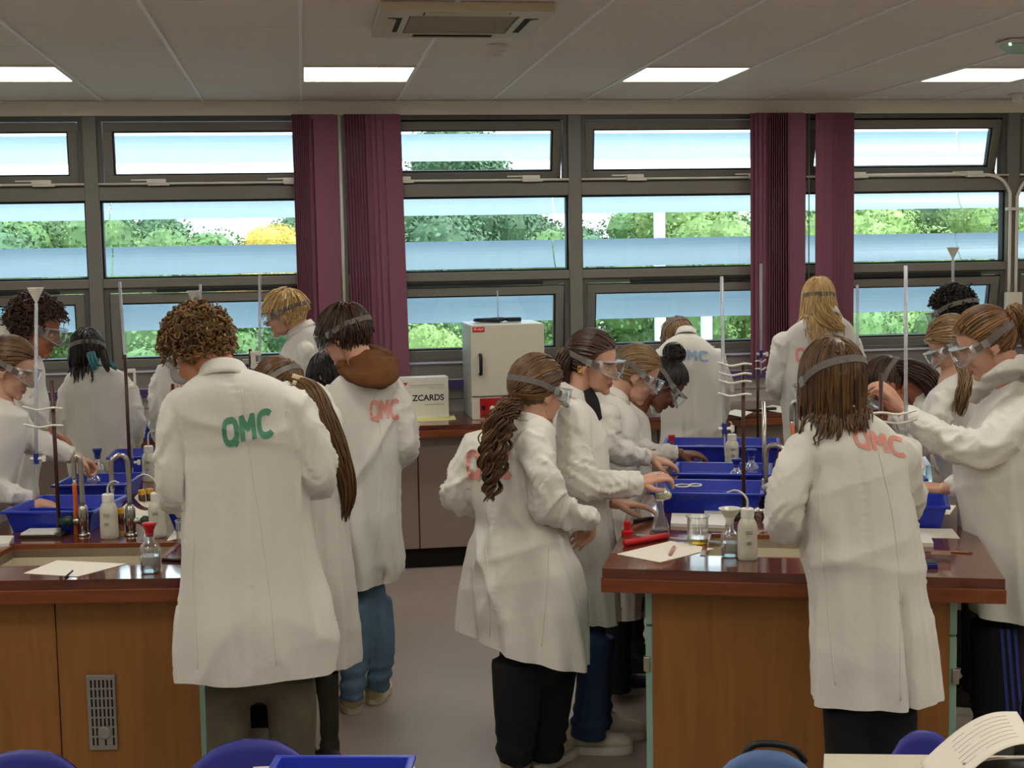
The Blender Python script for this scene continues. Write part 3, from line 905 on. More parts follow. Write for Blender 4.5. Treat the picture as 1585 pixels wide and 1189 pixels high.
def tray(fl, fr_, label, z=ZB, d=.30, h=.085):
    """front rim corners in pixels (left, right) at rim height"""
    a, b = atZ(fl[0], fl[1], z + h), atZ(fr_[0], fr_[1], z + h)
    w = np.linalg.norm((b - a)[:2])
    ang = math.atan2(b[1] - a[1], b[0] - a[0])
    e = empty('storage_tray', (a[0], a[1], z), rz=ang, label=label, cat='tray', group='blue plastic trays')
    t, fl_ = .004, .022
    def wallq(x0, x1, y0, y1):
        o = [np.array([(x0 + fl_, y0 + fl_, 0), (x1 - fl_, y0 + fl_, 0), (x1 - fl_, y1 - fl_, 0), (x0 + fl_, y1 - fl_, 0)]), np.array([(x0, y0, h), (x1, y0, h), (x1, y1, h), (x0, y1, h)]),
             np.array([(x0 + t, y0 + t, h), (x1 - t, y0 + t, h), (x1 - t, y1 - t, h), (x0 + t, y1 - t, h)]), np.array([(x0 + fl_ + t, y0 + fl_ + t, t), (x1 - fl_ - t, y0 + fl_ + t, t), (x1 - fl_ - t, y1 - fl_ - t, t), (x0 + fl_ + t, y1 - fl_ - t, t)])]
        return loft(o)
    obj('tray_shell', wallq(0, w, 0, d), M_BLUE, e, bevel=.003)
    r = .012
    obj('tray_rim', join(box(-r, w + r, -r, .002, h - .010, h), box(-r, w + r, d - .002, d + r, h - .010, h), box(-r, .002, 0, d, h - .010, h), box(w - .002, w + r, 0, d, h - .010, h)), M_BLUE, e, bevel=.003)
    obj('tray_divider', box(fl_, w - fl_, d * .5 - .003, d * .5 + .003, .004, h * .78), M_BLUE, e, bevel=.002)
    return e
def burette(px, ytop, ybot, s, label, px_bot=None, funnel=False, cock=None, r=.0068):
    a, b = atF(px, ytop, s), atF(px if px_bot is None else px_bot, ybot, s)
    e = empty('burette', b, label=label, cat='burette', group='burettes')
    d = a - b
    L = np.linalg.norm(d)
    k = nrm(d)
    t0 = .12 if cock else .0
    obj('glass_tube', tube([k * t0, k * (L * .5), k * L], r, 10), M_GLT, e, smooth=True)
    mk_ = [move(lathe([(r * 1.02, 0), (r * 1.02, .0015)], 10), k * (t0 + .06 + .05 * q)) for q in range(int((L - t0 - .1) / .05))]
    if mk_:
        obj('graduation', join(*mk_), M_INK, e)
    if cock:
        obj('jet', tube([k * 0, k * .05, k * .10, k * .125], [.0018, .003, .003, r * .8], 8), M_GLT, e, smooth=True)
        ck = obj('stopcock', move(lathe([(.010, -.02), (.010, .02)], 12), k * .105), M_BLUECAP if cock == 'blue' else M_WCAP, e)
        obj('tap_key', (lambda q: (q[0] + k * .105, q[1]))(join(tube([RH * -.022, RH * .03], .006, 8), cbox(RH * .03, (.012, .012, .022)))), M_WCAP, ck)
    if funnel:
        f = lathe([(.0035, -.06), (.0045, .0), (.030, .052), (.030, .056), (.028, .056), (.004, .004)], 20, cap=False)
        obj('funnel', move(f, k * (L + .005)), M_PE, e, smooth=True)
    return e
def clamp_arms(e, zs, reach, kind=M_WCAP):
    """white wire butterfly clamps; reach: offset vector to the tube"""
    for zz in zs:
        rv = np.asarray(reach, float)
        sp = np.array([rv * -.4 + [0, 0, zz + .002], rv * .02 + [0, -.014, zz + .006], rv * .65 + [0, -.004, zz - .002], rv * 1.3 + [0, -.01, zz + .012]])
        obj('clamp_arm', tube(spline(sp, 16), .0042, 7), kind, e, smooth=True)
def stand(px, ybase, ytop, label, s=None, clamps=(), reach=(0, 0, 0), tile=True, z=ZB, rod=M_ROD, plate=(.10, .16), prot=0.0):
    p = atZ(px, ybase, z)
    s_ = (p - CAMP) @ FH
    top = atF(px, ytop, s_)[2]
    e = empty('retort_stand', (p[0], p[1], z), label=label, cat='stand', group='retort stands')
    if not tile:
        plate = (.08, .09)
    obj('base_plate', rotz(box(-plate[1] * .85, plate[1] * .15, -plate[0] / 2, plate[0] / 2, 0, .012), prot), M_IRON, e, bevel=.002)
    obj('rod', tube([(0, 0, .012), (0, 0, top - z)], .0075, 10), rod, e, smooth=True)
    obj('boss', lathe([(.012, .012), (.012, .03)], 12), M_STEEL, e)
    if tile:
        obj('white_tile', rotz(box(-plate[1] * .8, -plate[1] * .02, -plate[0] / 2 + .003, plate[0] / 2 - .003, .012, .020), prot), M_WCAP, e, bevel=.001)
    clamp_arms(e, [atF(px, q, s_)[2] - z for q in clamps], reach)
    return e
def tap(px, ybase, ytop, dirpx, label, s=None, tubecol=None, tube_to=None, knob=None, r=.0095):
    p = atZ(px, ybase, ZB)
    s_ = (p - CAMP) @ FH
    zt_ = atF(px, ytop, s_)[2] - ZB
    e = empty('swan_neck_tap', (p[0], p[1], ZB), label=label, cat='tap', group='swan neck taps')
    dv = dirpx[0] * s_ / F_PX * RH + dirpx[2] * FH
    dn = -dirpx[1] * s_ / F_PX
    obj('flange', lathe([(.024, 0), (.024, .006), (.019, .012)], 20), M_CHROME, e, smooth=True)
    obj('pillar', lathe([(.019, .008), (.019, .10), (.013, .115)], 20), M_CHROME, e, smooth=True)
    pts = [np.array([0, 0, .11]), np.array([0, 0, zt_ * .82]), dv * .12 + UP * (zt_ * .96), dv * .5 + UP * zt_, dv * .92 + UP * (zt_ * .95), dv * 1.0 + UP * (zt_ * .84), dv + UP * (zt_ + dn)]
    obj('neck', tube(spline(pts, 40), r, 12), M_CHROME, e, smooth=True)
    obj('nozzle', tube([dv + UP * (zt_ + dn + .005), dv + UP * (zt_ + dn - .025), dv + UP * (zt_ + dn - .035)], [.008, .006, .004], 10), M_CHROME, e, smooth=True)
    if knob is not None:
        kd = knob * RH
        obj('valve', tube([UP * .055, UP * .055 + kd * .045], .012, 12), M_CHROME, e, smooth=True)
        obj('knob', tube([UP * .055 + kd * .04, UP * .055 + kd * .05, UP * .055 + kd * .09], [.013, .02, .012], 12), M_TEALK, e, smooth=True)
    if tubecol is not None:
        w = dv + UP * (zt_ + dn - .015)
        end = tube_to - np.array([p[0], p[1], ZB])
        obj('rubber_tube', tube(spline([w, w * .7 + end * .3 + RH * .002, end], 16), .0085, 10), tubecol, e, smooth=True)
    return e
def sheet(corners, label, lines=True, name='paper_sheet', m=None, cat='paper', z=ZB, th=.0012, lift=0.0):
    P = [atZ(c[0], c[1], z + .0005) for c in corners]
    c0 = np.mean(P, 0)
    e = empty(name, (c0[0], c0[1], z), label=label, cat=cat)
    a = np.array([q - c0 for q in P])
    a[:, 2] = .0006
    n = 8
    g_ = []
    for th_ in (0, th):
        for i in range(n):
            for j in range(n):
                s_, t_ = i / (n - 1), j / (n - 1)
                q = (a[0] * (1 - s_) + a[1] * s_) * (1 - t_) + (a[3] * (1 - s_) + a[2] * s_) * t_
                g_.append(q + UP * (th_ + lift * (s_ - .5) ** 2 * 2))
    V = np.array(g_)
    Fc = []
    N2 = n * n
    for i in range(n - 1):
        for j in range(n - 1):
            k = i * n + j
            Fc.append((k, k + n, k + n + 1, k + 1))
            Fc.append((N2 + k, N2 + k + 1, N2 + k + n + 1, N2 + k + n))
    bd = [i * n for i in range(n)] + [(n - 1) * n + j for j in range(1, n)] + [i * n + n - 1 for i in range(n - 2, -1, -1)] + [j for j in range(n - 2, 0, -1)]
    for q in range(len(bd)):
        a_, b_ = bd[q], bd[(q + 1) % len(bd)]
        Fc.append((a_, b_, N2 + b_, N2 + a_))
    obj('sheet', (V, Fc), m or M_PAPER, e)
    return e
def stick(p0, p1, r, name, label, cat, m, tipm=None, z=ZB):
    a, b = atZ(p0[0], p0[1], z + r), atZ(p1[0], p1[1], z + r)
    e = empty(name, (a[0], a[1], z), label=label, cat=cat)
    d = (b - a)
    o = np.array([0, 0, r])
    obj('shaft', tube([o, o + d * .5, o + d * .93], r, 10), m, e, smooth=True)
    obj('tip', tube([o + d * .93, o + d], [r * .9, r * .25], 10), tipm or m, e, smooth=True)
    return e

# ---- left bench
tray((6, 791), (142, 791), 'blue plastic tray in front of the left edge student', d=.34)
tray((84, 751), (194, 749), 'blue plastic tray with red and blue stoppered bottles on the left bench')
tray((168, 708), (252, 705), 'blue plastic tray behind the second wash bottle, nearest the black haired student', d=.28)
tray((258, 790), (372, 792), 'blue plastic tray mostly hidden behind the curly haired student', d=.30)
p = atZ(230, 668, ZB)
tray((216, 660), (252, 660), 'small blue tray on the window counter behind the left bench', d=.25)
stand(92, 829, 588, 'brown retort stand on the left bench nearest the left edge', clamps=(633, 660), reach=-.085 * RH, prot=math.radians(-9))
burette(56, 470, 752, 5.30, 'glass burette with white funnel at the left edge', funnel=True, cock='blue')
stand(203, 768, 549, 'brown retort stand behind the taps on the left bench', clamps=(), tile=False)
burette(185, 436, 752, 6.15, 'slanting glass burette in front of the black haired student', px_bot=207, cock='blue')
cl = empty('burette_clamp', atF(202, 586, 6.14), label='cream plastic burette clamp in front of the black haired student', cat='clamp')
obj('jaw', join(cbox((0, 0, .035), (.045, .02, .016)), cbox((0, 0, -.035), (.045, .02, .016)), cbox((.018, 0, 0), (.010, .02, .07)), cbox((-.016, 0, 0), (.008, .02, .07))), M_WHITEPL, cl, bevel=.003)
stand(273, 735, 594, 'thin brown retort rod left of the curly hair', tile=False, clamps=(640, 655), reach=.10 * RH)
burette(300, 470, 690, 6.62, 'glass burette with white funnel above the curly hair', funnel=True)
burette(310, 440, 690, 6.66, 'thin glass burette right of the funnel above the curly hair')
stand(394, 738, 540, 'brown retort rod hidden behind the clip haired student', tile=False, clamps=(630,), reach=.03 * RH)
burette(402, 426, 640, sZ(394, 738), 'glass burette left of the blond student')
cl = empty('burette_clamp', atF(396, 557, sZ(394, 738) - .01), label='white burette clamp left of the blond student', cat='clamp')
obj('jaw', join(cbox((0, 0, .03), (.05, .02, .02)), cbox((0, 0, -.03), (.05, .02, .02)), cbox((-.012, 0, 0), (.022, .02, .06))), M_WHITEPL, cl, bevel=.003)
orange_end = atZ(118, 866, .80)
tap(130, 829, 706, (-11, 36, 0.0), 'swan neck tap with orange rubber tube on the left bench', tubecol=M_ORANGE, tube_to=orange_end, knob=-1)
tap(203, 829, 704, (-24, 50, -.02), 'swan neck tap without tube on the left bench', knob=1)
wash(170, 833, 'milky wash bottle between the two left taps', nozzle='side', nd=(.5, 0), nh=.05)
wash(245, 831, 'milky wash bottle beside the curly haired student', nozzle='side', nd=(-.9, .2), nh=.07)
wash(232, 745, 'milky wash bottle with tall spout in front of the rear left tray', nozzle='up', nd=(1, 0), nh=.07)
bottle(234, 886, 'clear glass bottle with red stopper on the front edge of the left bench', h=.165, r=.035)
bottle(146, 768, 'glass bottle with red stopper standing in the left tray', h=.145, z=ZB + .006)
bottle(153, 752, 'glass bottle with blue stopper standing in the left tray', stop=M_BLUECAP, h=.17, z=ZB + .006)
beaker(285, 842, 'tall clear beaker beside the curly haired student', h=.085, r=.027)
for px, py, lab in ((187, 808, 'small amber capped vial between the left taps'), (220, 778, 'small amber capped vial left of the wash bottle spout'), (232, 776, 'small amber capped vial right of the other one by the folded papers')):
    q = atZ(px, py, ZB)
    e = empty('vial', (q[0], q[1], ZB), label=lab, cat='vial', group='amber capped vials')
    obj('vial_body', lathe([(.014, 0), (.015, .004), (.015, .032), (.011, .036)], 16), M_BROWNGL, e, smooth=True)
    obj('cap', lathe([(.0155, .034), (.0155, .052), (.013, .054)], 16), M_YCAP, e)
sheet([(36, 888), (120, 893), (196, 873), (88, 868)], 'white worksheet lying at the front edge of the left bench')
stick((101, 894), (113, 883), .0035, 'pen', 'black pen lying on the left worksheet', 'pen', M_BLACKP, M_STEEL)
sheet([(182, 802), (228, 812), (243, 795), (200, 786)], 'crumpled white paper between the left taps', lift=.05)
sheet([(208, 778), (240, 792), (252, 772), (222, 764)], 'white folded paper behind the amber vials', lift=.04)
sheet([(258, 838), (285, 832), (298, 820), (270, 822)], 'white paper behind the tall beaker')
def pad(c, label, th=.012):
    e = sheet(c, label, name='white_tile', cat='tile', th=th, m=M_WCAP)
    return e
pad([(-14, 848), (14, 846), (22, 834), (-4, 834)], 'white pad at the left edge of the left bench')
st_ = stick((250, 866), (292, 868), .006, 'glass_slide_case', 'dark glass strip lying beside the front left bottle', 'strip', M_BLACKP)

# ---- right bench
tray((1010, 761), (1178, 764), 'blue plastic tray at the front of the right bench with a white ring inside')
tray((1042, 732), (1190, 734), 'blue plastic tray in the middle of the right bench')
tray((1028, 690), (1205, 691), 'blue plastic tray at the far end of the right bench')
tray((1226, 690), (1335, 691), 'blue plastic tray at the far end beside the tall tap')
tray((1330, 780), (1466, 784), 'blue plastic tray right of the foreground student', d=.27)
tray((1335, 741), (1432, 741), 'blue plastic tray behind the foreground student by the raised arm', d=.28)
stand(1151, 802, 560, 'brown retort stand on the right bench with several white clamps', clamps=(565, 580, 592, 612), reach=-.075 * RH, tile=False)
burette(1117, 428, 706, sZ(1151, 802), 'tall glass burette left of the right purple blind', px_bot=1122, cock='blue')
stand(1173, 690, 545, 'thin brown retort stand by the window counter left of the blonde hair', tile=False, clamps=(560, 572), reach=.03 * RH)
burette(1178, 408, 580, 7.12, 'thin glass burette in front of the right purple blind', cock='blue')
stand(1362, 838, 578, 'brown retort stand in front of the long dark hair', tile=False, clamps=(641, 655), reach=.092 * RH)
burette(1402, 411, 760, 4.87, 'tall glass burette held by the student raising a hand')
stand(1338, 728, 585, 'brown retort rod hidden behind the foreground student', tile=False, clamps=(620,), reach=-.04 * RH)
burette(1327, 441, 640, sZ(1338, 728), 'glass burette right of the long blonde hair')
burette(1475, 402, 560, 6.9, 'glass burette with white funnel above the dark haired heads', funnel=True)
tap(1186, 792, 688, (25, 45, -.05), 'swan neck tap over the right sink', knob=None, tubecol=M_ORANGE, tube_to=atZ(1209, 850, .80))
tap(1233, 735, 622, (-8, 30, .0), 'swan neck tap farther back left of the foreground student', tubecol=M_ORANGE, tube_to=atZ(1230, 700, ZB + .12))
rd = empty('steel_rod', atZ(1183, 782, ZB), label='tall steel rod beside the right tap', cat='rod')
obj('shaft', tube([(0, 0, .01), (0, 0, atF(1183, 630, 5.3)[2] - ZB)], .009, 12), M_CHROME, rd, smooth=True)
obj('collar', lathe([(.02, 0), (.02, .01), (.012, .02), (.012, .10), (.009, .11)], 16), M_CHROME, rd, smooth=True)
kb = empty('gas_tap', atZ(1172, 806, ZB), label='dark green knobbed gas tap in front of the right tap', cat='tap')
obj('valve_body', join(lathe([(.012, 0), (.012, .04), (.008, .05)], 14), move(rotz(roty(lathe([(.010, -.02), (.010, .045)], 12), math.pi / 2), 0), (0, 0, .035))), M_CHROME, kb, smooth=True)
obj('knob', move(roty(lathe([(.014, 0), (.02, .008), (.012, .05)], 14), -math.pi / 2), (-.02, 0, .035)), M_TEALK, kb, smooth=True)
flask((*atZ(1022, 821, ZB)[:2], ZB), 'empty conical flask standing on the right bench', h=.112, r=.034)
beaker(1080, 842, 'beaker with a little yellow liquid on the right bench', h=.098, r=.037, liquid=M_YLIQ, lf=.22)
bottle(1130, 862, 'clear bottle with a white funnel in its neck on the right bench', stop=M_WCAP, h=.145, r=.031)
fu = empty('filter_funnel', (*atZ(1130, 862, ZB)[:2], ZB + .118), label='white plastic funnel standing in the neck of the clear bottle', cat='funnel')
obj('cone', lathe([(.005, -.03), (.006, .0), (.036, .042), (.038, .046), (.034, .044), (.005, .004)], 22, cap=False), M_PE, fu, smooth=True)
wash(1157, 866, 'milky wash bottle beside the funnel bottle on the right bench', h=.168, r=.033, nozzle='side', nd=(-.75, .35), nh=.06)
wash(1133, 722, 'milky wash bottle in front of the far right tray', h=.15, nozzle='up', nd=(-.4, 0), nh=.06)
bottle(1163, 752, 'glass bottle with blue stopper beside the right retort stand', stop=M_BLUECAP, h=.16, r=.034)
bottle(1140, 757, 'glass bottle with blue stopper in the front right tray', stop=M_BLUECAP, h=.13, r=.034, z=ZB + .006)
bottle(1040, 722, 'glass bottle with red stopper in the middle right tray', stop=M_REDCAP, h=.15, r=.026, z=ZB + .006)
beaker(1075, 728, 'clear beaker standing in the middle right tray', h=.07, r=.035, z=ZB + .006)
beaker(1085, 706, 'small clear beaker at the far right tray', h=.05, r=.03, z=ZB + .006)
rg = empty('white_ring', (*atZ(1068, 752, ZB + .09)[:2], ZB + .088), label='white plastic ring lying across the front right tray', cat='ring')
for cx_, w_ in ((-.03, .026), (.022, .022)):
    obj('loop', tube([(cx_ + w_ * 1.1 * math.cos(a), w_ * .8 * math.sin(a), .004 + .002 * math.sin(a)) for a in np.linspace(0, 6.2832, 20)], .003, 6, cap=False), M_WCAP, rg, smooth=True)
sheet([(955, 858), (1022, 871), (1105, 850), (1038, 838)], 'white worksheet with a pink eraser on the right bench')
er = stick((1037, 859), (1044, 846), .006, 'eraser_pen', 'pink marker lying on the right worksheet', 'marker', mat('pink_marker', (196, 140, 136), .5), M_WCAP)
stick((967, 841), (1036, 829), .012, 'pipette_filler', 'red pipette filler tube with a white end on the right bench', 'pipette filler', M_REDCAP, M_REDCAP)
q = atZ(971, 827, ZB)
rc = empty('red_stopper', (q[0], q[1], ZB), label='red rubber stopper standing by the pipette filler', cat='stopper')
obj('stopper_foot', lathe([(.022, 0), (.022, .012), (.014, .016)], 16), M_REDCAP, rc, smooth=False)
obj('stopper_head', lathe([(.013, .014), (.013, .045), (.010, .05)], 16), M_REDCAP, rc, smooth=False)
stick((985, 828), (1118, 840), .004, 'glass_pipette', 'long glass pipette lying behind the pipette filler', 'pipette', M_GLT)
stick((981, 806), (1013, 801), .005, 'pen', 'black pen lying by the empty flask', 'pen', M_BLACKP, M_STEEL)
pad([(1038, 815), (1122, 818), (1128, 801), (1040, 799)], 'white notepad behind the yellow beaker', th=.012)
pad([(1090, 797), (1168, 800), (1166, 786), (1092, 784)], 'white tile under the retort stand clamp on the right bench', th=.010)
sheet([(1404, 832), (1486, 834), (1474, 819), (1404, 818)], 'white sheet right of the foreground student')
pad([(1404, 846), (1445, 847), (1438, 831), (1404, 830)], 'white tile on the bench right of the foreground student', th=.014)
sheet([(1455, 798), (1470, 797), (1480, 783), (1466, 782)], 'white card behind the right blue tray')
stick((1443, 853), (1506, 856), .003, 'pencil', 'thin pencil near the right corner of the right bench', 'pencil', mat('pencil_wood', (150, 96, 60), .5), M_BLACKP)
bx_ = empty('clear_box', (*atZ(1456, 868, ZB)[:2], ZB), rz=math.radians(AR), label='small clear plastic box near the right bench corner', cat='box')
obj('box_walls', join(box(-.03, .03, -.022, -.020, 0, .024), box(-.03, .03, .020, .022, 0, .024), box(-.03, -.028, -.02, .02, 0, .024), box(.028, .03, -.02, .02, 0, .024), box(-.03, .03, -.022, .022, 0, .002)), M_GL, bx_)
obj('box_lid', box(-.031, .031, -.023, .023, .024, .027), M_GL, bx_)
bk = empty('calculator', (*atZ(1425, 876, ZB)[:2], ZB), rz=math.radians(AR), label='dark blue calculator half hidden by the foreground student', cat='calculator')
obj('case', box(-.07, .05, -.035, .035, 0, .014), M_BLUECAP, bk, bevel=.003)
obj('keypad', box(-.065, .045, -.03, .03, .014, .017), M_BLACKP, bk, bevel=.002)
fh_ = atF(1028, 772, 5.20)
flask(fh_, 'tilted conical flask of pale yellow liquid in the smiling student\'s hand', h=.10, r=.033, liquid=M_PALE, lf=.16, tilt=-.25, tdir=0)
flask((*atZ(1438, 762, ZB)[:2], ZB), 'conical flask held at the rim by the student at the right edge', h=.11, r=.036)

# ---- window counter
ov = empty('drying_oven', (1.0, 8.46, .9), label='white laboratory drying oven with red control panel on the counter', cat='oven')
M_OVEN = mat('oven_cream', (208, 202, 184), .45, var=.01)
M_OVENS = mat('oven_side', (176, 180, 174), .35, metal=.25)
obj('casing', box(0, .455, .012, .46, .0, .585), M_OVENS, ov, bevel=.006)
dr = obj('door', box(.0, .455, -.012, .012, .145, .585), M_OVEN, ov, bevel=.006)
obj('front_base', box(.0, .455, -.004, .012, .0, .14), M_OVEN, ov, bevel=.004)
obj('handle', tube(spline([(.055, -.012, .40), (.055, -.045, .395), (.055, -.05, .34), (.055, -.045, .29), (.055, -.012, .285)], 16), .011, 10), M_BLACKP, dr, smooth=True)
bd_ = obj('badge', box(.012, .085, -.0145, -.012, .542, .571), M_REDCAP, dr)
obj('badge_print', join(ell((.028, -.0147, .558), (.009, .0008, .008), 12, 8), *[ell((.046 + .009 * k_, -.0147, .556 + .002 * (k_ % 2)), (.005, .0008, .006), 10, 6) for k_ in range(4)]), mat('badge_text', (238, 170, 150), .6), bd_)
cp = obj('control_panel', box(.05, .405, -.008, -.004, .012, .132), M_RED, ov)
obj('dial', move(rotx(lathe([(.016, 0), (.016, .016), (.012, .02)], 18), math.pi / 2), (.125, -.008, .07)), M_WCAP, cp, smooth=False)
obj('switch', box(.062, .082, -.012, -.008, .06, .09), M_BLACKP, cp, bevel=.002)
obj('switch', box(.068, .076, -.012, -.008, .025, .035), M_BLACKP, cp)
for fx in (.04, .41):
    pass
cb = empty('power_cable', (1.16, 8.70, 1.485), label='coiled black power cable lying on top of the oven', cat='cable')
obj('coil', tube([((.10 + .012 * math.sin(3 * a)) * math.cos(a), (.07 + .008 * math.cos(2 * a)) * math.sin(a), .010 + .012 * (a / 25) + .004 * math.sin(a * 2.3)) for a in np.linspace(0, 25, 120)], .006, 7), M_BLACKP, cb, smooth=True)
obj('plug', box(.10, .19, -.03, .03, .003, .03), M_BLACKP, cb, bevel=.006)
tmx = empty('thermometer', (1.20, 8.66, 1.485), label='thin thermometer standing out of the oven top', cat='thermometer')
obj('stem', tube([(0, 0, .001), (0, 0, .20)], .004, 8), M_GLT, tmx, smooth=True)
obj('collar', lathe([(.012, 0), (.012, .02), (.006, .025)], 12), M_BLACKP, tmx)
hb = empty('card_box', (.695, 8.66, .9), rz=math.radians(3), label='white card index box printed ZCARDS beside the oven', cat='box')
M_CARD = mat('card_white', (222, 219, 208), .7)
obj('box_body', box(-.20, .185, 0, .12, 0, .255), M_CARD, hb, bevel=.003)
obj('box_lip', box(-.203, .188, -.004, .12, .0, .012), M_CARD, hb)
obj('lettering', move(upright(text_mesh('ZCARDS', .052, .0005, 'RIGHT', bold=.0012)), (.155, -.0006, .125)), mat('black_print', (24, 24, 26), .7), hb)
obj('print_line', join(box(-.06, .155, -.0008, 0, .205, .2075), box(-.06, .155, -.0008, 0, .195, .1965), box(.06, .155, -.0008, 0, .183, .1848), box(.03, .155, -.0008, 0, .082, .085)), M_INK, hb)
obj('print_mark', prism([(-.10, .225), (-.07, .225), (-.085, .205)], -.001, 0), M_REDCAP, hb)
sheet([(628, 649), (652, 653), (706, 650), (702, 641)], 'yellow paper lying on the counter left of the oven', m=mat('yellow_paper', (226, 216, 150), .8))
sheet([(1120, 640), (1150, 646), (1165, 638), (1138, 634)], 'white paper on the counter right of the blue lettered student')
sheet([(1175, 633), (1215, 640), (1232, 632), (1195, 627)], 'white pad on the counter left of the long blonde hair')
pl = empty('hot_plate', (*atZ(1168, 636, ZB)[:2], ZB), label='dark flat tool on the counter beside the white pad', cat='tool')
obj('blade', box(-.06, .06, -.012, .012, 0, .010), M_BLACKP, pl, bevel=.003)
obj('grip', box(.05, .14, -.016, .016, 0, .018), M_BLACKP, pl, bevel=.004)

# ------------------------------------------------------------------ near tables and chairs at the bottom edge
M_CHAIR = mat('blue_chair_shell', (52, 56, 150), .35, spec=.5)
M_CHAIRL = mat('light_blue_chair', (92, 122, 176), .35)
M_TABLE = mat('pale_table_top', (206, 198, 176), .35, var=.03, vscale=5)
M_TEDGE = mat('blue_table_edge', (70, 100, 170), .4)
def chair_top(px0, px1, ytop, s, label, m=M_CHAIR, hole=False, back=True):
    """moulded school chair: curved back shell, seat, four legs"""
    c = atF((px0 + px1) / 2, ytop, s)
    w = (px1 - px0) * s / F_PX
    e = empty('school_chair', (c[0], c[1], 0), rz=math.atan2(RH[1], RH[0]), label=label, cat='chair', group='blue school chairs')
    H = c[2]
    n, k = 17, 12
    rings = []
    for j in range(k + 1):
        t = j / k
        z = H - .40 * t
        ww = w / 2 * (1 - .12 * t)
        ring = []
        for i in range(n):
            x = (i / (n - 1) * 2 - 1)
            drop = .075 * max(0, abs(x)) ** 2.6 * (1 - t) ** 2 + .004
            ring.append((x * ww, .03 * (1 - x * x) - .02 * t, z - drop))
        for i in range(n - 1, -1, -1):
            q = ring[i]
            ring.append((q[0], q[1] + .006, q[2]))
        rings.append(np.array(ring))
    obj('backrest', loft(rings), m, e, smooth=True)
    sz = max(.40, H - .42)
    obj('seat', join(box(-w * .45, w * .45, -.42, .02, sz - .012, sz)), m, e, bevel=.02)
    for sx in (-1, 1):
        obj('leg', tube([(sx * w * .40, .0, sz - .01), (sx * w * .46, .05, 0)], .011, 8), M_IRON, e, smooth=True)
        obj('leg', tube([(sx * w * .40, -.38, sz - .01), (sx * w * .46, -.42, 0)], .011, 8), M_IRON, e, smooth=True)
    return e
chair_top(-70, 138, 1166, 3.35, 'blue moulded chair cut off at the lower left corner')
chair_top(283, 492, 1149, 3.3, 'blue moulded chair in front of the curly haired student')
chair_top(1374, 1492, 1135, 3.55, 'blue moulded chair behind the near table on the right')
def near_table(corners, zt, label):
    P = [atZ(c[0], c[1], zt) for c in corners]
    c0 = np.mean(P, 0)
    e = empty('school_table', (c0[0], c0[1], 0), label=label, cat='table', group='near tables')
    lo = np.array([(p - c0) + [0, 0, zt - .024] for p in P]) * [1, 1, 1]
    lo[:, 2] = zt - .024
    hi = lo.copy()
    hi[:, 2] = zt
    obj('table_top', loft([lo, hi]), M_TABLE, e)
    cen = lo.mean(0)
    b0 = lo * [1.004, 1.004, 1]; b0[:, 2] = zt - .022
    b1 = b0.copy(); b1[:, 2] = zt - .003
    obj('table_edge', loft([b0, b1]), M_TEDGE, e)
    for q in lo:
        d = (cen - q) * .12
        obj('leg', tube([(q[0] + d[0], q[1] + d[1], 0), (q[0] + d[0], q[1] + d[1], zt - .024)], .014, 8), M_IRON, e, smooth=True)
    return e
TZ = .72
near_table([(1276, 1167), (1690, 1171), (1760, 1420), (1262, 1410)], TZ, 'pale near table with blue edge at the lower right corner')
near_table([(392, 1187), (640, 1178), (690, 1440), (330, 1450)], TZ, 'pale near table with a blue tray on it at the bottom edge')
tr_ = tray((392, 1242), (612, 1242), 'blue plastic tray on the near table at the bottom edge', z=TZ, d=.26, h=.09)
# light blue chair with black handle in front of the right bench
lc = chair_top(1098, 1272, 1166, 3.5, 'light blue chair with a black tubular handle at the bottom edge', m=M_CHAIRL)
hc_ = atF(1195, 1160, 3.52)
o_ = np.array(lc.location)
hp = [atF(1150, 1175, 3.56), atF(1158, 1160, 3.56), atF(1172, 1152, 3.56), atF(1200, 1152, 3.56), atF(1226, 1158, 3.56), atF(1240, 1170, 3.56), atF(1246, 1180, 3.56)]
Rm = np.array([[RH[0], FH[0], 0], [RH[1], FH[1], 0], [0, 0, 1]])
obj('carry_handle', tube(spline([(h_ - o_) @ Rm for h_ in hp], 24), .010, 10), M_BLACKP, lc, smooth=True)
# curled papers over a black pencil case on the right table
e = empty('worksheet_stack', (*atZ(1530, 1200, TZ)[:2], TZ), label='curled printed worksheet on the near table at the lower right corner', cat='paper')
c0 = np.array(e.location)
prof = [(1425, 1188, 0.0, 1600, 1240), (1455, 1165, .0, 1625, 1215)]
nx_, ny_ = 26, 14
g_ = []
for i in range(nx_):
    t = i / (nx_ - 1)
    for j in range(ny_):
        s_ = j / (ny_ - 1)
        # lower-left lip rising into a curl towards the upper right
        px_ = 1424 + 150 * t + 30 * s_
        py_ = 1186 - 66 * math.sin(min(1, t * 1.15) * math.pi / 2) * 1.22 + 60 * s_ * (1 - .2 * t) - 4
        g_.append(atF(px_, py_, 3.12 - .16 * s_ + .02 * t) - c0)
V_ = np.array(g_)
F_ = [(i * ny_ + j, (i + 1) * ny_ + j, (i + 1) * ny_ + j + 1, i * ny_ + j + 1) for i in range(nx_ - 1) for j in range(ny_ - 1)]
pa = obj('sheet', (V_, F_), M_PAPER, e, smooth=True)
sm = pa.modifiers.new('thick', 'SOLIDIFY')
sm.thickness = .0015
ln = []
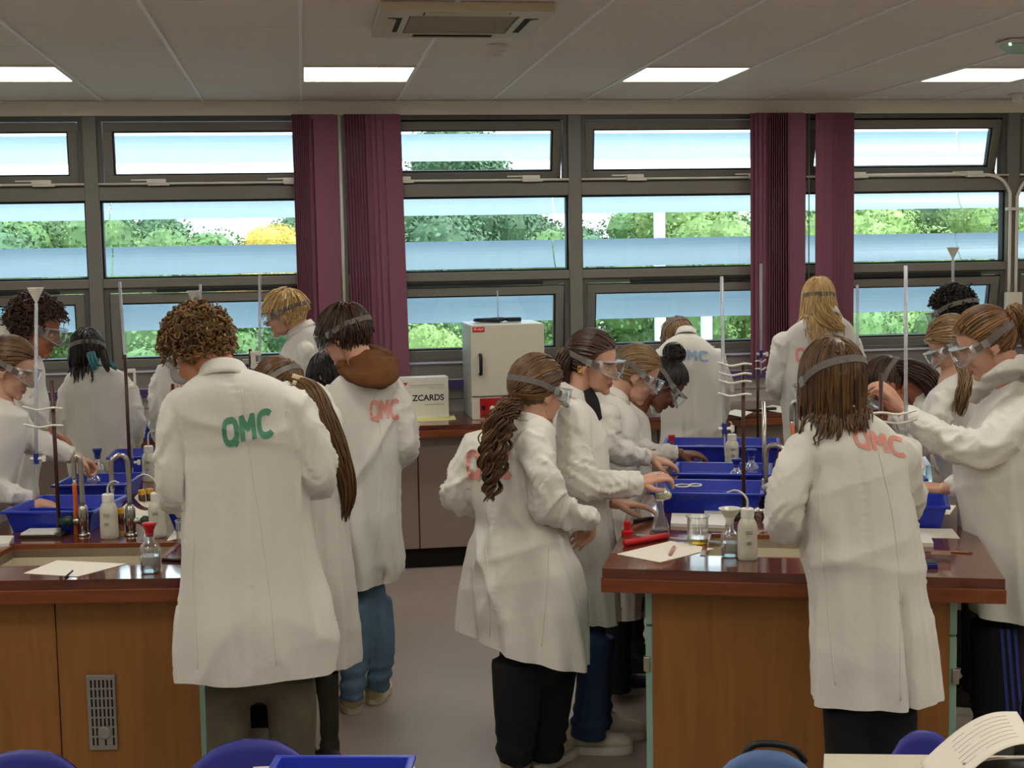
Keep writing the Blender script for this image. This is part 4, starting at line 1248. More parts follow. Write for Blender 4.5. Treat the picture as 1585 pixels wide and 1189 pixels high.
for r_ in range(7):
    j = 2.0 + r_ * 1.4
    for t0, t1 in (((.30, .42), (.52, .86)) if r_ % 3 == 0 else ((.28, .85),)):
        pts_ = []
        for t in np.linspace(t0, t1, 8):
            i_, j_ = t * (nx_ - 1), min(j, ny_ - 2)
            a_ = int(i_); b_ = int(j_)
            fi, fj = i_ - a_, j_ - b_
            q_ = V_[a_ * ny_ + b_] * (1 - fi) * (1 - fj) + V_[(a_ + 1) * ny_ + b_] * fi * (1 - fj) + V_[a_ * ny_ + b_ + 1] * (1 - fi) * fj + V_[(a_ + 1) * ny_ + b_ + 1] * fi * fj
            pts_.append(q_ + UP * .0022 - FH * .0012)
        ln.append(tube(pts_, .0004, 4))
obj('print_line', join(*ln), M_INK, pa)
pc = empty('pencil_case', (*atZ(1500, 1192, TZ)[:2], TZ), label='black pencil case under the curled worksheet', cat='pencil case')
obj('pouch', ell((.02, -.09, .028), (.10, .045, .028), 20, 12), M_BLACKP, pc, smooth=True)
obj('zip', tube([(-.06, -.09, .052), (.02, -.09, .0575), (.10, -.09, .052)], .003, 6), M_STEEL, pc, smooth=True)
# ------------------------------------------------------------------ people: shared builders
M_COAT = mat('white_lab_coat', (223, 220, 211), 0.85, var=0.02, vscale=6, bump=0.35, bscale=22)
def skin_mat(name, c, lip):
    a = mat('skin_' + name, c, 0.5, var=0.06, vscale=14, bump=0.04, bscale=160)
    a.node_tree.nodes['Principled BSDF'].inputs['Subsurface Weight'].default_value = 0.08
    a.node_tree.nodes['Principled BSDF'].inputs['Subsurface Radius'].default_value = (0.01, 0.004, 0.002)
    return [a, mat('lips_' + name, lip, 0.4)]
SKIN = {'fair': skin_mat('fair', (206, 158, 134), (176, 98, 90)), 'mid': skin_mat('mid', (190, 130, 98), (160, 90, 78)), 'dark': skin_mat('dark', (112, 70, 48), (110, 62, 54)), 'tan': skin_mat('tan', (164, 104, 76), (140, 78, 66))}
HAIRM = {}
def hair_mat(name, c, c2):
    m = mat('hair_' + name, c, 0.38, island=0.5, c2=c2, spec=0.5)
    HAIRM[name] = m
    return m
hair_mat('brown', (52, 34, 18), (112, 78, 42)); hair_mat('darkbrown', (34, 21, 14), (78, 50, 34)); hair_mat('black', (14, 11, 10), (38, 31, 28))
hair_mat('blond', (178, 142, 84), (230, 198, 142)); hair_mat('curlybrown', (60, 42, 22), (152, 114, 66)); hair_mat('ash', (84, 64, 38), (150, 118, 76)); hair_mat('auburn', (52, 35, 19), (120, 84, 48))
hair_mat('teal', (30, 92, 104), (84, 156, 160)); hair_mat('honey', (54, 35, 18), (142, 102, 60))
M_STRAP = mat('goggle_strap', (104, 98, 92), 0.6, var=0.15, vscale=60)
M_LENS = clear_mat('goggle_lens', (240, 243, 243), gmul=.4, refl=0.06, rough=0.08, milky=0.05)
M_RIM = clear_mat('goggle_rim', (226, 230, 230), gmul=.35, refl=0.06, rough=0.2, milky=0.34, milk=(200, 202, 202))
M_EYE = mat('eye_white', (196, 184, 174), 0.35); M_IRIS = mat('eye_iris', (40, 28, 20), 0.2)

# ---- head prototype: x right, y face, z up
def _head():
    parts = [ell((0, -.012, .028), (.074, .094, .088), 28, 20), ell((0, .035, -.03), (.060, .056, .082), 24, 16), ell((0, .04, -.075), (.049, .047, .034), 20, 12), ell((0, .074, -.098), (.022, .018, .016), 14, 10),
             tube([(0, .084, .004), (0, .094, -.018), (0, .104, -.035)], [.009, .010, .012], 10), ell((0, .103, -.038), (.0135, .014, .0105), 12, 8), ell((.011, .094, -.041), (.008, .010, .007), 10, 6), ell((-.011, .094, -.041), (.008, .010, .007), 10, 6),
             ell((0, .074, .014), (.048, .017, .010), 16, 8), ell((0, .0855, -.064), (.024, .010, .0058), 14, 8), ell((0, .085, -.0735), (.020, .010, .0068), 14, 8), ell((.034, .058, -.036), (.026, .026, .026), 12, 8), ell((-.034, .058, -.036), (.026, .026, .026), 12, 8)]
    for sgn in (-1, 1):
        e = rotz(rotx(ell((sgn * .077, -.012, -.014), (.008, .019, .031), 12, 10), -0.2, (sgn * .077, -.012, -.014)), -sgn * 0.35, (sgn * .077, -.012, -.014))
        parts.append(e)
        parts.append(ell((sgn * .074, -.004, -.040), (.007, .009, .010), 10, 6))
    V, N, Fc = remesh(join(*parts), 0.0042, 3, 0.45)
    for sgn in (-1, 1):
        d = V - [sgn * .031, .092, -.006]
        g = np.exp(-(d[:, 0] / .016) ** 2 - (d[:, 2] / .010) ** 2) * (V[:, 1] > .03)
        V[:, 1] -= .010 * g
        d = V - [sgn * .084, -.008, -.012]
        g = np.exp(-(d[:, 1] / .009) ** 2 - (d[:, 2] / .014) ** 2 - (d[:, 0] / .02) ** 2)
        V[:, 0] -= sgn * .006 * g
    g = np.exp(-((V[:, 2] + .0688) / .0022) ** 2 - (V[:, 0] / .02) ** 2) * (V[:, 1] > .07)
    V[:, 1] -= .004 * g
    mi = []
    for q in Fc:
        c = V[list(q)].mean(0)
        lip = (c[0] / .023) ** 2 + ((c[2] + .0685) / .0115) ** 2 < 1 and c[1] > .078
        brow = ((abs(c[0]) - .031) / .021) ** 2 + ((c[2] - .0155 + (abs(c[0]) - .031) * .12) / .0048) ** 2 < 1 and c[1] > .045
        mi.append(1 if lip else (2 if brow else 0))
    return V, Fc, mi
HEAD_V, HEAD_F, HEAD_M = _head()
HC, HR = np.array([0, -.012, .02]), np.array([.080, .101, .1005])

# ---- hand prototype: wrist at origin, fingers along +y, palm faces -z, thumb on +x
def _hand(curl, spread=1.0):
    parts = []
    for k, (bx, L, rr) in enumerate(((.028, .040, .0092), (.010, .045, .0095), (-.009, .042, .009), (-.026, .033, .008))):
        parts.append(tube([(bx * .45, 0, 0), (bx * .8, .045, .002), (bx, .085, .003)], [.013, .012, rr * 1.12], 10))
        a = 0.12 * curl
        p = np.array([bx, .085, .003])
        pts = [p]
        ang = 0.35 * curl
        for sl, inc in ((L, .75 * curl), (L * .62, .7 * curl), (L * .5, 0)):
            p = p + sl * np.array([bx * 1.1 * spread, math.cos(ang), -math.sin(ang)])
            pts.append(p)
            ang += inc
        pts = spline(pts, 10)
        parts.append(tube(pts, np.linspace(rr, rr * .78, 10), 9))
        parts.append(ell(pts[-1], (rr * .78,) * 3, 8, 6))
    th = spline([(.016, .012, -.004), (.040, .038, -.014 - .006 * curl), (.052 - .012 * curl, .068, -.022 - .014 * curl), (.052 - .024 * curl, .096, -.026 - .026 * curl)], 10)
    parts.append(tube(th, np.linspace(.0145, .0088, 10), 9))
    parts.append(ell(th[-1], (.0088,) * 3, 8, 6))
    parts.append(ell((0, .045, -.004), (.036, .046, .014), 16, 10))
    parts.append(tube([(0, -.022, 0), (0, -.005, 0), (0, .015, 0)], [.022, .025, .026], 12))
    V, N, Fc = remesh(join(*parts), 0.0034, 2, 0.4)
    return V, Fc
HANDS = {c: _hand(c) for c in (0.35, 0.9, 1.35)}

# ---- hair
def scalp_points(n, seed, zfun=None):
    g = np.random.default_rng(seed)
    d = g.normal(size=(n * 5, 3))
    d /= np.linalg.norm(d, axis=1)[:, None]
    P = HC + d * HR
    ok = P[:, 2] > np.interp(P[:, 1], [-.06, -.02, .012, .03, .05, .075], [-.062, -.04, -.005, .035, .062, .074])
    return P[ok][:n], d[ok][:n]
def hair_cap(scale=1.03, low=0.0):
    n, m = 96, 60
    V, Fc = ell(HC, HR * scale, n, m)
    out = []
    for q in Fc:
        c = V[list(q)].mean(0)
        if c[2] > np.interp(c[1], [-.06, -.02, .012, .03, .05, .075], [-.064, -.045, -.008, .032, .06, .072]) + low:
            out.append(q)
    return V, out
def strand_mesh(P, r, sides=4):
    """P: n x K x 3, r: K"""
    n, K, _ = P.shape
    T = np.gradient(P, axis=1)
    T /= np.linalg.norm(T, axis=2)[..., None] + 1e-12
    ref = np.broadcast_to(np.array([.31, .52, .79]), T.shape)
    A = np.cross(T, ref)
    A /= np.linalg.norm(A, axis=2)[..., None] + 1e-12
    B = np.cross(T, A)
    a = np.arange(sides) * 2 * math.pi / sides
    rr = np.asarray(r).reshape(1, K, 1, 1) if np.ndim(r) == 1 else np.asarray(r)[:, :, None, None]
    V = P[:, :, None, :] + rr * (np.cos(a)[None, None, :, None] * A[:, :, None, :] + np.sin(a)[None, None, :, None] * B[:, :, None, :])
    V = V.reshape(-1, 3)
    base = (np.arange(n) * K * sides)[:, None, None]
    i = (np.arange(K - 1) * sides)[None, :, None]
    k = np.arange(sides)[None, None, :]
    k2 = (k + 1) % sides
    Q = np.stack([base + i + k, base + i + k2, base + i + sides + k2, base + i + sides + k], -1).reshape(-1, 4)
    return V, [tuple(q) for q in Q.tolist()]
def push_out(P, lay):
    d = (P - HC) / (HR * (1 + lay))
    q = np.linalg.norm(d, axis=-1)
    k = np.where(q < 1, 1 / np.maximum(q, 1e-6), 1.0)
    return HC + (P - HC) * k[..., None]
def hair_curly(n, seed, L=.075, amp=.011, turns=2.2, rad=.0042):
    g = np.random.default_rng(seed)
    P0, d = scalp_points(n, seed)
    n = len(P0)
    K = 20
    t = np.linspace(0, 1, K)[None, :, None]
    side = g.normal(size=(n, 3))
    side -= (side * d).sum(1)[:, None] * d
    side /= np.linalg.norm(side, axis=1)[:, None]
    oth = np.cross(d, side)
    Ls = (L * g.uniform(.6, 1.2, n) * (0.55 + 0.45 * np.clip((P0[:, 2] + .04) / .08, 0, 1)))[:, None, None]
    base = P0[:, None, :] + d[:, None, :] * (Ls * (t - .45 * t * t)) + (side * .6 + np.array([0, 0, -.35]))[:, None, :] * Ls * t ** 1.6
    ph = g.uniform(0, 6.28, n)[:, None, None] + t * 6.28 * turns
    A = amp * np.minimum(1, t * 2.5)
    P = base + A * (np.cos(ph) * side[:, None, :] + np.sin(ph) * (.5 * d + .5 * oth)[:, None, :])
    return push_out(P, 0.02), rad * np.interp(np.linspace(0, 1, K), [0, .1, .5, .8, 1], [1, 1.1, 1.05, .85, .25])
def hair_loose(n, seed, L, gdir, crown=(0, -.05, .12), curl=.25, gw=.3, rad=.004, K=14, lay=.05, wave=0.0, part=True, minlen=.75, fade=False):
    g = np.random.default_rng(seed)
    P0, d = scalp_points(n, seed)
    n = len(P0)
    fl = P0 - np.array(crown)
    if part:
        fl[:, 0] = np.sign(P0[:, 0]) * (abs(P0[:, 0]) + .03)
    fl -= (fl * d).sum(1)[:, None] * d
    fl /= np.linalg.norm(fl, axis=1)[:, None] + 1e-9
    D = fl
    P = P0 * 1.0
    out = [P]
    ly = lay * g.uniform(.3, 1.0, n)
    Ls = L * g.uniform(minlen, 1.05, n)
    if fade:
        Ls = Ls * (.34 + .66 * smooth01((P0[:, 2] - .012) / .05))
    for k in range(K - 1):
        D = D * (1 - gw) + np.asarray(gdir)[None] * gw + g.normal(size=(n, 3)) * curl * .25
        if wave:
            D = D + wave * np.cos(k * 1.4 + P0[:, :1] * 60)
        D /= np.linalg.norm(D, axis=1)[:, None]
        P = P + D * (Ls / (K - 1))[:, None]
        Q = push_out(P, 0.0)
        d2 = (P - HC) / (HR * (1 + ly)[:, None])
        q = np.linalg.norm(d2, axis=1)
        P = np.where((q < 1)[:, None], HC + (P - HC) / np.maximum(q, 1e-6)[:, None], P)
        out.append(P)
    return np.stack(out, 1), rad * np.concatenate([[.8], np.ones(K - 3), [.8, .35]])
def hair_tied(n, seed, tie, lay=.05, K=9, rad=.0042, crown_fwd=True):
    g = np.random.default_rng(seed)
    P0, d = scalp_points(n, seed)
    n = len(P0)
    a = d
    b = nrm((np.asarray(tie) - HC) / HR)
    om = np.arccos(np.clip(a @ b, -1, 1))[:, None, None]
    t = np.linspace(0, 1, K)[None, :, None]
    so = np.sin(om) + 1e-6
    D = np.sin((1 - t) * om) / so * a[:, None, :] + np.sin(t * om) / so * b[None, None, :]
    ly = (lay * g.uniform(.25, 1.0, n))[:, None, None]
    P = HC + D * HR * (1 + ly * (1 - .3 * t))
    return P, rad * np.ones(K)
def tail(n, seed, path, r0, curl=0.0, freq=3.0, rad=.0035, K=20, frizz=.2, locks=0):
    """path: points with radius (x,y,z,r) in any frame"""
    g = np.random.default_rng(seed)
    C = spline(path, K)
    T, N, B = frames(C[:, :3])
    th = g.uniform(0, 6.28, n)
    rr = np.sqrt(g.uniform(0, 1, n))
    end = g.uniform(.72, 1.0, n)
    out = np.zeros((n, K, 3))
    tt = np.linspace(0, 1, K)
    if locks:
        lth, lrr, lend, lph, lfr = g.uniform(0, 6.28, locks), np.sqrt(g.uniform(.05, 1, locks)), g.uniform(.62, 1.0, locks), g.uniform(0, 6.28, locks), g.uniform(.75, 1.3, locks)
    for i in range(n):
        if locks:
            q = i % locks
            th[i], rr[i], end[i] = lth[q], lrr[q], lend[q] * g.uniform(.94, 1.0)
            so1, so2 = g.normal(size=2) * .0045
        t = tt * end[i]
        cc = np.stack([np.interp(t, tt, C[:, j]) for j in range(4)], 1)
        nn = np.stack([np.interp(t, tt, N[:, j]) for j in range(3)], 1)
        bb = np.stack([np.interp(t, tt, B[:, j]) for j in range(3)], 1)
        a = th[i] + frizz * np.sin(t * 9 + i)
        rad_ = rr[i] * cc[:, 3]
        P = cc[:, :3] + (np.cos(a) * rad_)[:, None] * nn + (np.sin(a) * rad_)[:, None] * bb
        if curl:
            ph = t * 6.28 * freq + i * 1.7 if not locks else t * 6.28 * freq * lfr[q] + lph[q]
            if locks:
                P = P + so1 * nn + so2 * bb
            P = P + curl * np.minimum(1, t * 4)[:, None] * (np.cos(ph)[:, None] * nn + np.sin(ph)[:, None] * bb)
        out[i] = P
    return out, rad * np.concatenate([np.ones(K - 3), [.85, .6, .25]])

# ---- lettering strokes in a unit box (x 0..3, y 0..1)
def letters():
    t = np.linspace(0, 2 * math.pi, 40)
    q = [(0.42 + 0.36 * math.copysign(abs(math.cos(a)) ** .7, math.cos(a)), 0.5 + 0.46 * math.copysign(abs(math.sin(a)) ** .7, math.sin(a))) for a in t]
    tl_ = [(0.5, 0.2), (0.62, 0.08), (0.80, -0.08)]
    m = [(1.12, 0.0), (1.12, 1.0), (1.46, 0.45), (1.80, 1.0), (1.80, 0.0)]
    ta = np.linspace(0.75, 2 * math.pi - 0.75, 30)
    c = [(2.55 + 0.40 * math.copysign(abs(math.cos(a)) ** .75, math.cos(a)), 0.5 + 0.47 * math.copysign(abs(math.sin(a)) ** .75, math.sin(a))) for a in ta]
    return [q, tl_, m, c]
def stroke_strip(P, w, seg=0.05):
    P = np.array(P, float)
    # resample
    d = np.r_[0, np.cumsum(np.linalg.norm(np.diff(P, axis=0), axis=1))]
    n = max(3, int(d[-1] / seg) + 1)
    ts = np.unique(np.r_[np.linspace(0, d[-1], n), d])
    Q = np.stack([np.interp(ts, d, P[:, 0]), np.interp(ts, d, P[:, 1])], 1)
    T = np.gradient(Q, axis=0)
    T /= np.linalg.norm(T, axis=1)[:, None] + 1e-9
    Nn = np.stack([-T[:, 1], T[:, 0]], 1)
    V = np.concatenate([Q + Nn * w / 2, Q, Q - Nn * w / 2])
    m = len(Q)
    Fc = [(i, i + 1, m + i + 1, m + i) for i in range(m - 1)] + [(m + i, m + i + 1, 2 * m + i + 1, 2 * m + i) for i in range(m - 1)]
    return V, Fc

def smooth01(x):
    x = np.clip(x, 0, 1)
    return x * x * (3 - 2 * x)

def rdg_(n, k=2.2, p=1.6):
    return np.clip(1 - np.abs(n) * k, 0, 1) ** p

def shoe_shape(L=.27, W=.095):
    n = 20
    rings = []
    for t in np.linspace(0, 1, 14):
        y = (t - .28) * L
        w = W / 2 * (0.72 + 0.28 * math.sin(math.pi * min(1, t * 1.05 + .1))) * (1 - max(0, t - .82) ** 2 * 16)
        w *= (1 - max(0, .12 - t) * 3)
        h = 0.105 - 0.055 * smooth01((t - .3) / .45) - 0.02 * max(0, t - .8) / .2
        if t < .1:
            h *= .93
        ring = []
        for k in range(n):
            a = 2 * math.pi * k / n
            cxx = math.copysign(abs(math.cos(a)) ** .8, math.cos(a))
            szz = math.copysign(abs(math.sin(a)) ** .7, math.sin(a))
            ww = w * (1 if szz < 0 else (1 - .38 * szz))
            ring.append((cxx * ww, y, .022 + h / 2 + szz * h / 2))
        rings.append(np.array(ring))
    upper = loft(rings)
    pts = []
    for t in np.linspace(0, 1, 30):
        a = 2 * math.pi * t
        yy = math.copysign(abs(math.sin(a)) ** .85, math.sin(a)) * L / 2
        xx = math.copysign(abs(math.cos(a)) ** .75, math.cos(a)) * (W / 2 + .005) * (.92 + .1 * (yy > 0))
        pts.append((xx, yy + .22 * L))
    pts = np.array(pts[:-1])
    sole = loft([np.c_[pts, np.zeros(len(pts))], np.c_[pts * [1.02, 1.01], np.full(len(pts), .012)], np.c_[pts, np.full(len(pts), .030)]])
    return upper, sole

PEOPLE = {}
LAST = {}
def person(key, label, s, phi, rows, arms=(), head=None, skin='fair', hair=None, hands=(), legs=None, trousers=(28, 28, 32), shoe=(40, 38, 38), sole=(200, 196, 186), shoes=None, qmc=None, goggles=True, ratio=.62, voxel=.011, collar=None, fold=1.0, seed=1, coatmat=None, hem_slit=None, extra=None, collar_open=0.0, seam=True, ftilt=.55, seams=()):
    ph = math.radians(phi)
    A = math.cos(ph) * RH - math.sin(ph) * FH       # to the person's right
    Bd = math.cos(ph) * FH + math.sin(ph) * RH      # facing
    g = np.random.default_rng(seed)
    # --- coat rings from the outline
    R = np.array([(r[0], r[1], r[2], r[3] if len(r) > 3 else 0.0, r[4] if len(r) > 4 else 0.0) for r in rows], float)
    Rs = spline(R, 5 * len(R))
    rings, cents = [], []
    tt = np.arange(40) * 2 * math.pi / 40
    for py, xl, xr, ds, tilt in Rs:
        c = atF((xl + xr) / 2, py, s + ds)
        Wd = max(.012, (xr - xl) / 2 * (s + ds) / F_PX)
        w = Wd / math.sqrt(math.cos(ph) ** 2 + (ratio * math.sin(ph)) ** 2)
        ct, st = np.cos(tt), np.sin(tt)
        cu = np.sign(ct) * abs(ct) ** .85 * w
        su = np.sign(st) * abs(st) ** .85 * w * ratio
        rg = c + cu[:, None] * A + su[:, None] * Bd
        rg[:, 2] += tilt * ((rg - c) @ RH)
        rings.append(rg)
        cents.append((*c, w))
    zt0, zh0 = rings[0][:, 2].mean(), rings[-1][:, 2].mean()
    for rg in rings:
        hzz = (zt0 - rg[:, 2].mean()) / (zt0 - zh0 + 1e-6)
        rg[:, 2] -= ftilt * math.exp(-(hzz / .07) ** 2) * ((rg - rg.mean(0)) @ Bd)
    tilt_h = R[-1][4]
    ext = rings[-1].copy()
    ext[:, 2] -= .08
    rings.append(ext)
    cents = np.array(cents)
    hem_c, hem_w = cents[-1][:3], cents[-1][3]
    zt, zh = cents[0][2], cents[-1][2]
    base = np.array([hem_c[0], hem_c[1], 0.0])
    if legs is None or shoes is not None:
        pass
    root = empty('person', base, label=label, cat='person', group='students in lab coats')
    inv = -base
    pcs = [loft(rings)]
    arm_paths = []
    for am in arms:
        pts = [np.r_[atF(q[0], q[1], s + q[2]), q[3] * (s + q[2]) / F_PX] for q in am]
        sp = spline(pts, 22)
        arm_paths.append(sp)
        pcs.append(tube(sp[:, :3], sp[:, 3], 18))
        pcs.append(ell(sp[0, :3], (sp[0, 3],) * 3, 14, 10))
    V, N, Fc = remesh(join(*pcs), voxel, 3, 0.5)
    # --- folds
    z = V[:, 2]
    cz = np.interp(z, cents[::-1, 2], np.arange(len(cents))[::-1])
    C = np.stack([np.interp(cz, np.arange(len(cents)), cents[:, k]) for k in range(4)], 1)
    rel = V - C[:, :3]
    u = rel @ A
    w = rel @ Bd
    th = np.arctan2(w / ratio, u)
    rad = np.hypot(u, w / ratio) / np.maximum(C[:, 3], .02)
    sleeve = np.zeros(len(V))
    st = np.zeros(len(V))
    disp = np.zeros(len(V))
    for ai, sp in enumerate(arm_paths):
        d = np.linalg.norm(V[:, None, :] - sp[None, :, :3], axis=2)
        j = d.argmin(1)
        wgt = smooth01((1.30 - d[np.arange(len(V)), j] / sp[j, 3]) / .22)
        along = np.r_[0, np.cumsum(np.linalg.norm(np.diff(sp[:, :3], axis=0), axis=1))]
        T = np.gradient(sp[:, :3], axis=0)
        T /= np.linalg.norm(T, axis=1)[:, None]
        tl_ = along[j] + ((V - sp[j, :3]) * T[j]).sum(1)
        el = along[-1] * .52
        bias = .50 + .70 * np.exp(-((tl_ - el) / .12) ** 2)
        B1 = np.cross(T, UP + .3 * FH)
        B1 /= np.linalg.norm(B1, axis=1)[:, None]
        B2 = np.cross(T, B1)
        rv = V - sp[j, :3]
        ang_ = np.arctan2((rv * B1[j]).sum(1), (rv * B2[j]).sum(1))
        ca_, sa_ = np.cos(ang_), np.sin(ang_)
        q1 = np.c_[tl_ * 15 + .8 * sa_, ca_ * 1.0, sa_ * 1.0] + seed * 2.3 + ai * 5
        q2 = np.c_[tl_ * 24 - 1.2 * ca_, ca_ * 1.3, sa_ * 1.3] + seed * 1.1 + ai * 3
        q3 = np.c_[tl_ * 5, ca_ * 1.2, sa_ * 1.2] + seed * .7
        disp += wgt * fold * bias * (.015 * rdg_(vnoise(q1, seed + 2)) + .007 * rdg_(vnoise(q2, seed + 4)) + .008 * vnoise(q3, seed + 6) - .005)
        disp -= .005 * np.exp(-((wgt - .5) / .22) ** 2)
        cuff = np.exp(-((tl_ - along[-1] + .035) / .006) ** 2)
        disp -= wgt * .002 * cuff
        sleeve = np.maximum(sleeve, wgt)
    body = 1 - sleeve
    hz = np.clip((zt - z) / max(.2, zt - zh), 0, 1)
    skirt = smooth01((hz - .38) / .55)
    nA = vnoise(np.c_[u * 4, w * 4, z * 1.2] + seed * 7, seed + 5)
    f1 = np.sin(th * 5 + seed + 1.6 * nA) * .5 + np.sin(th * 9 + 2.1 * seed + 2.4 * nA) * .35
    disp += body * skirt * fold * .020 * f1
    disp += body * fold * .014 * rdg_(vnoise(np.c_[th * 2.4, z * .9, z * 0 + seed * 3.7], seed + 31)) * smooth01((hz - .15) / .3)
    # pulled folds: long narrow ridges slanting over back and chest, fading in and out
    for q, (ang, fr, am) in enumerate(((.50, 6.5, .017), (-.55, 7.0, .017), (0.08, 5.0, .014), (1.25, 8, .012), (-1.3, 9, .012))):
        ca, sa = math.cos(ang), math.sin(ang)
        p1 = u * ca + (z - zt) * sa
        p2 = -u * sa + (z - zt) * ca
        nn = vnoise(np.c_[p1 * fr, w * 1.5, p2 * fr * .15] + seed * 1.3 + q * 17, seed + q)
        mask = smooth01(vnoise(np.c_[u * 2.6, w * 2.6, z * 2.6] + q * 31 + seed, seed + 11 + q) * 1.8 + .25)
        disp += body * fold * am * rdg_(nn) * mask * smooth01((hz - .05) / .12) * (1 - (.75 * smooth01((hz - .5) / .15) if abs(ang) > 1 else 0))
    disp += body * fold * (.010 * vnoise(np.c_[u * 4.5, w * 4.5, z * 3] + seed, seed + 9) - .007)
    if seam:   # centre back seam, puckered
        back = (w < 0) * np.exp(-(u / .012) ** 2) * body
        disp += back * (-.0025 + .003 * np.sin(z * 2 * math.pi / .022) * np.clip(vnoise(np.c_[z * 6, z * 0, z * 0] + seed, seed) + .5, 0, 1))
    V = V + N * disp[:, None]
    # hem rim
    if hem_slit is not None:
        hu, hh = hem_slit
        m_ = (w < 0) & (z < zh + hh) & (rad > .6)
        dd = np.abs(u - hu)
        V -= N * (m_ * np.exp(-(dd / .010) ** 2) * .035 * smooth01((zh + hh - z) / .08))[:, None]
    me = new_mesh('lab_coat', (V + inv, Fc), coatmat or M_COAT, smooth=True)
    bm = bmesh.new()
    bm.from_mesh(me)
    pn_ = nrm(UP - tilt_h * RH)
    geo = bm.verts[:] + bm.edges[:] + bm.faces[:]
    bmesh.ops.bisect_plane(bm, geom=geo, plane_co=Vector(hem_c + inv), plane_no=Vector(-pn_), clear_outer=True)
    be = [e_ for e_ in bm.edges if e_.is_boundary]
    r_ = bmesh.ops.extrude_edge_only(bm, edges=be)
    for v_ in r_['geom']:
        if isinstance(v_, bmesh.types.BMVert):
            d_ = Vector(hem_c + inv) - v_.co
            d_.z = 0
            v_.co += d_ * .06
    for f_ in bm.faces:
        f_.smooth = True
    for e_ in be:
        e_.smooth = False
    bm.to_mesh(me)
    bm.free()
    coat = obj('lab_coat', me, None, root)
    bvh = BVHTree.FromPolygons([tuple(v) for v in V], Fc)
    for sm_ in seams:
        sp_ = spline(np.array(sm_, float), 40)
        pts_ = []
        for (qx, qy) in sp_:
            dr = nrm(ray(qx, qy))
            h = bvh.ray_cast(Vector(CAMP), Vector(dr))
            if h[0] is not None:
                pts_.append(np.array(h[0]) + np.array(h[1]) * .0005)
        if len(pts_) > 4:
            sv_ = tube(np.array(pts_), .0022, 6)
            obj('seam', (sv_[0] + inv, sv_[1]), coatmat or M_COAT, coat, smooth=True)
    # --- lettering that lies on the cloth
    if qmc is not None:
        quad, col, wd = qmc            # quad: TL, TR, BL pixel corners
        TL, TR, BL = [np.array(q, float) for q in quad]
        vs, fs, nv = [], [], 0
        for P in letters():
            sv, sf = stroke_strip(P, wd)
            hits = []
            for (lx, ly) in sv:
                pp = TL + (TR - TL) * (lx / 3.0) + (BL - TL) * (1 - ly)
                dr = nrm(ray(pp[0], pp[1]))
                h = bvh.ray_cast(Vector(CAMP), Vector(dr))
                hits.append(None if h[0] is None else np.array(h[0]) + np.array(h[1]) * .0012 - dr * .0022)
            idx = {}
            for k, h in enumerate(hits):
                if h is not None:
                    idx[k] = len(vs)
                    vs.append(h)
            for q in sf:
                if all(k in idx for k in q):
                    fs.append(tuple(idx[k] for k in q))
        if fs:
            obj('lettering', (np.array(vs) + inv, fs), mat('coat_print_%d_%d_%d' % col, col, .8), coat)
    # --- collar folded round the neck
    if collar is not None:
        (cpx, cpy, cds, cr, tiltf) = collar[:5]
        hgt = collar[5] if len(collar) > 5 else .05
        cc = atF(cpx, cpy, s + cds)
        Rr = cr * (s + cds) / F_PX
        rr_ = []
        prof = [(.92, -.012), (.96, hgt * .55), (1.0, hgt), (1.06, hgt * 1.04), (1.14, hgt * .82), (1.30, hgt * .1), (1.42, -hgt * .35), (1.36, -hgt * .38), (1.22, hgt * .05), (1.04, hgt * .7)]
        span = np.linspace(math.radians(-90 + 28 + collar_open), math.radians(270 - 28 - collar_open), 44)
        cols = []
        for a in span:
            # a measured from +A; front is +90deg, so leave it open
            aa = a + math.pi
            ring = []
            for k, (q, zz) in enumerate(prof):
                d = math.cos(aa) * A + math.sin(aa) * Bd * .95
                wv = 1 + .015 * math.sin(a * 5 + seed + k * .2)
                ring.append(cc + d * Rr * q * wv + UP * (zz - ftilt * (d @ Bd) * Rr * q) + Bd * (tiltf * (zz + .0) + .0))
            cols.append(np.array(ring))
        shp = loft(cols)
        obj('collar', (shp[0] + inv, shp[1]), coatmat or M_COAT, coat, smooth=True)
    # --- body: head, neck, chest, forearms, hands in one mesh
    bV, bF, bM, nb = [], [], [], 0
    def add(v, f, mi=None):
        nonlocal nb
        bV.append(v)
        bF.extend([tuple(i + nb for i in q) for q in f])
        bM.extend(mi if mi is not None else [0] * len(f))
        nb += len(v)
    skm = SKIN[skin]
    sh_c = cents[min(len(cents) - 1, 9)][:3]
    if head is not None:
        hx, hy, hds, hyaw, hpitch, hroll, hs = head
        hc = atF(hx, hy, s + hds)
        yy = math.radians(hyaw); pp = math.radians(hpitch); ro = math.radians(hroll)
        fh_ = math.cos(yy) * FH + math.sin(yy) * RH
        rt_ = math.cos(yy) * RH - math.sin(yy) * FH
        fwd = math.cos(pp) * fh_ - math.sin(pp) * UP
        upv = math.sin(pp) * fh_ + math.cos(pp) * UP
        rt = math.cos(ro) * rt_ - math.sin(ro) * upv
        up2 = math.sin(ro) * rt_ + math.cos(ro) * upv
        HM = np.stack([rt, fwd, up2], 1) * hs
        toW = lambda P: np.asarray(P) @ HM.T + hc
        gl = HM.T @ np.array([0, 0, -1.0]) / hs
        add(toW(HEAD_V), HEAD_F, HEAD_M)
        ntop = toW([0, -.02, -.045])
        nb_ = cents[min(3, len(cents) - 1)][:3]
        nk = spline([np.r_[ntop, .056 * hs], np.r_[(ntop * .45 + nb_ * .55), .054], np.r_[nb_ - UP * .05, .062]], 9)
        v, f = tube(nk[:, :3], nk[:, 3], 18)
        add(v, f)
    chest = [cents[min(k, len(cents) - 1)] for k in (5, 9, 14, 20)]
    v, f = tube([c[:3] for c in chest], [c[3] * .45 for c in chest], 12)
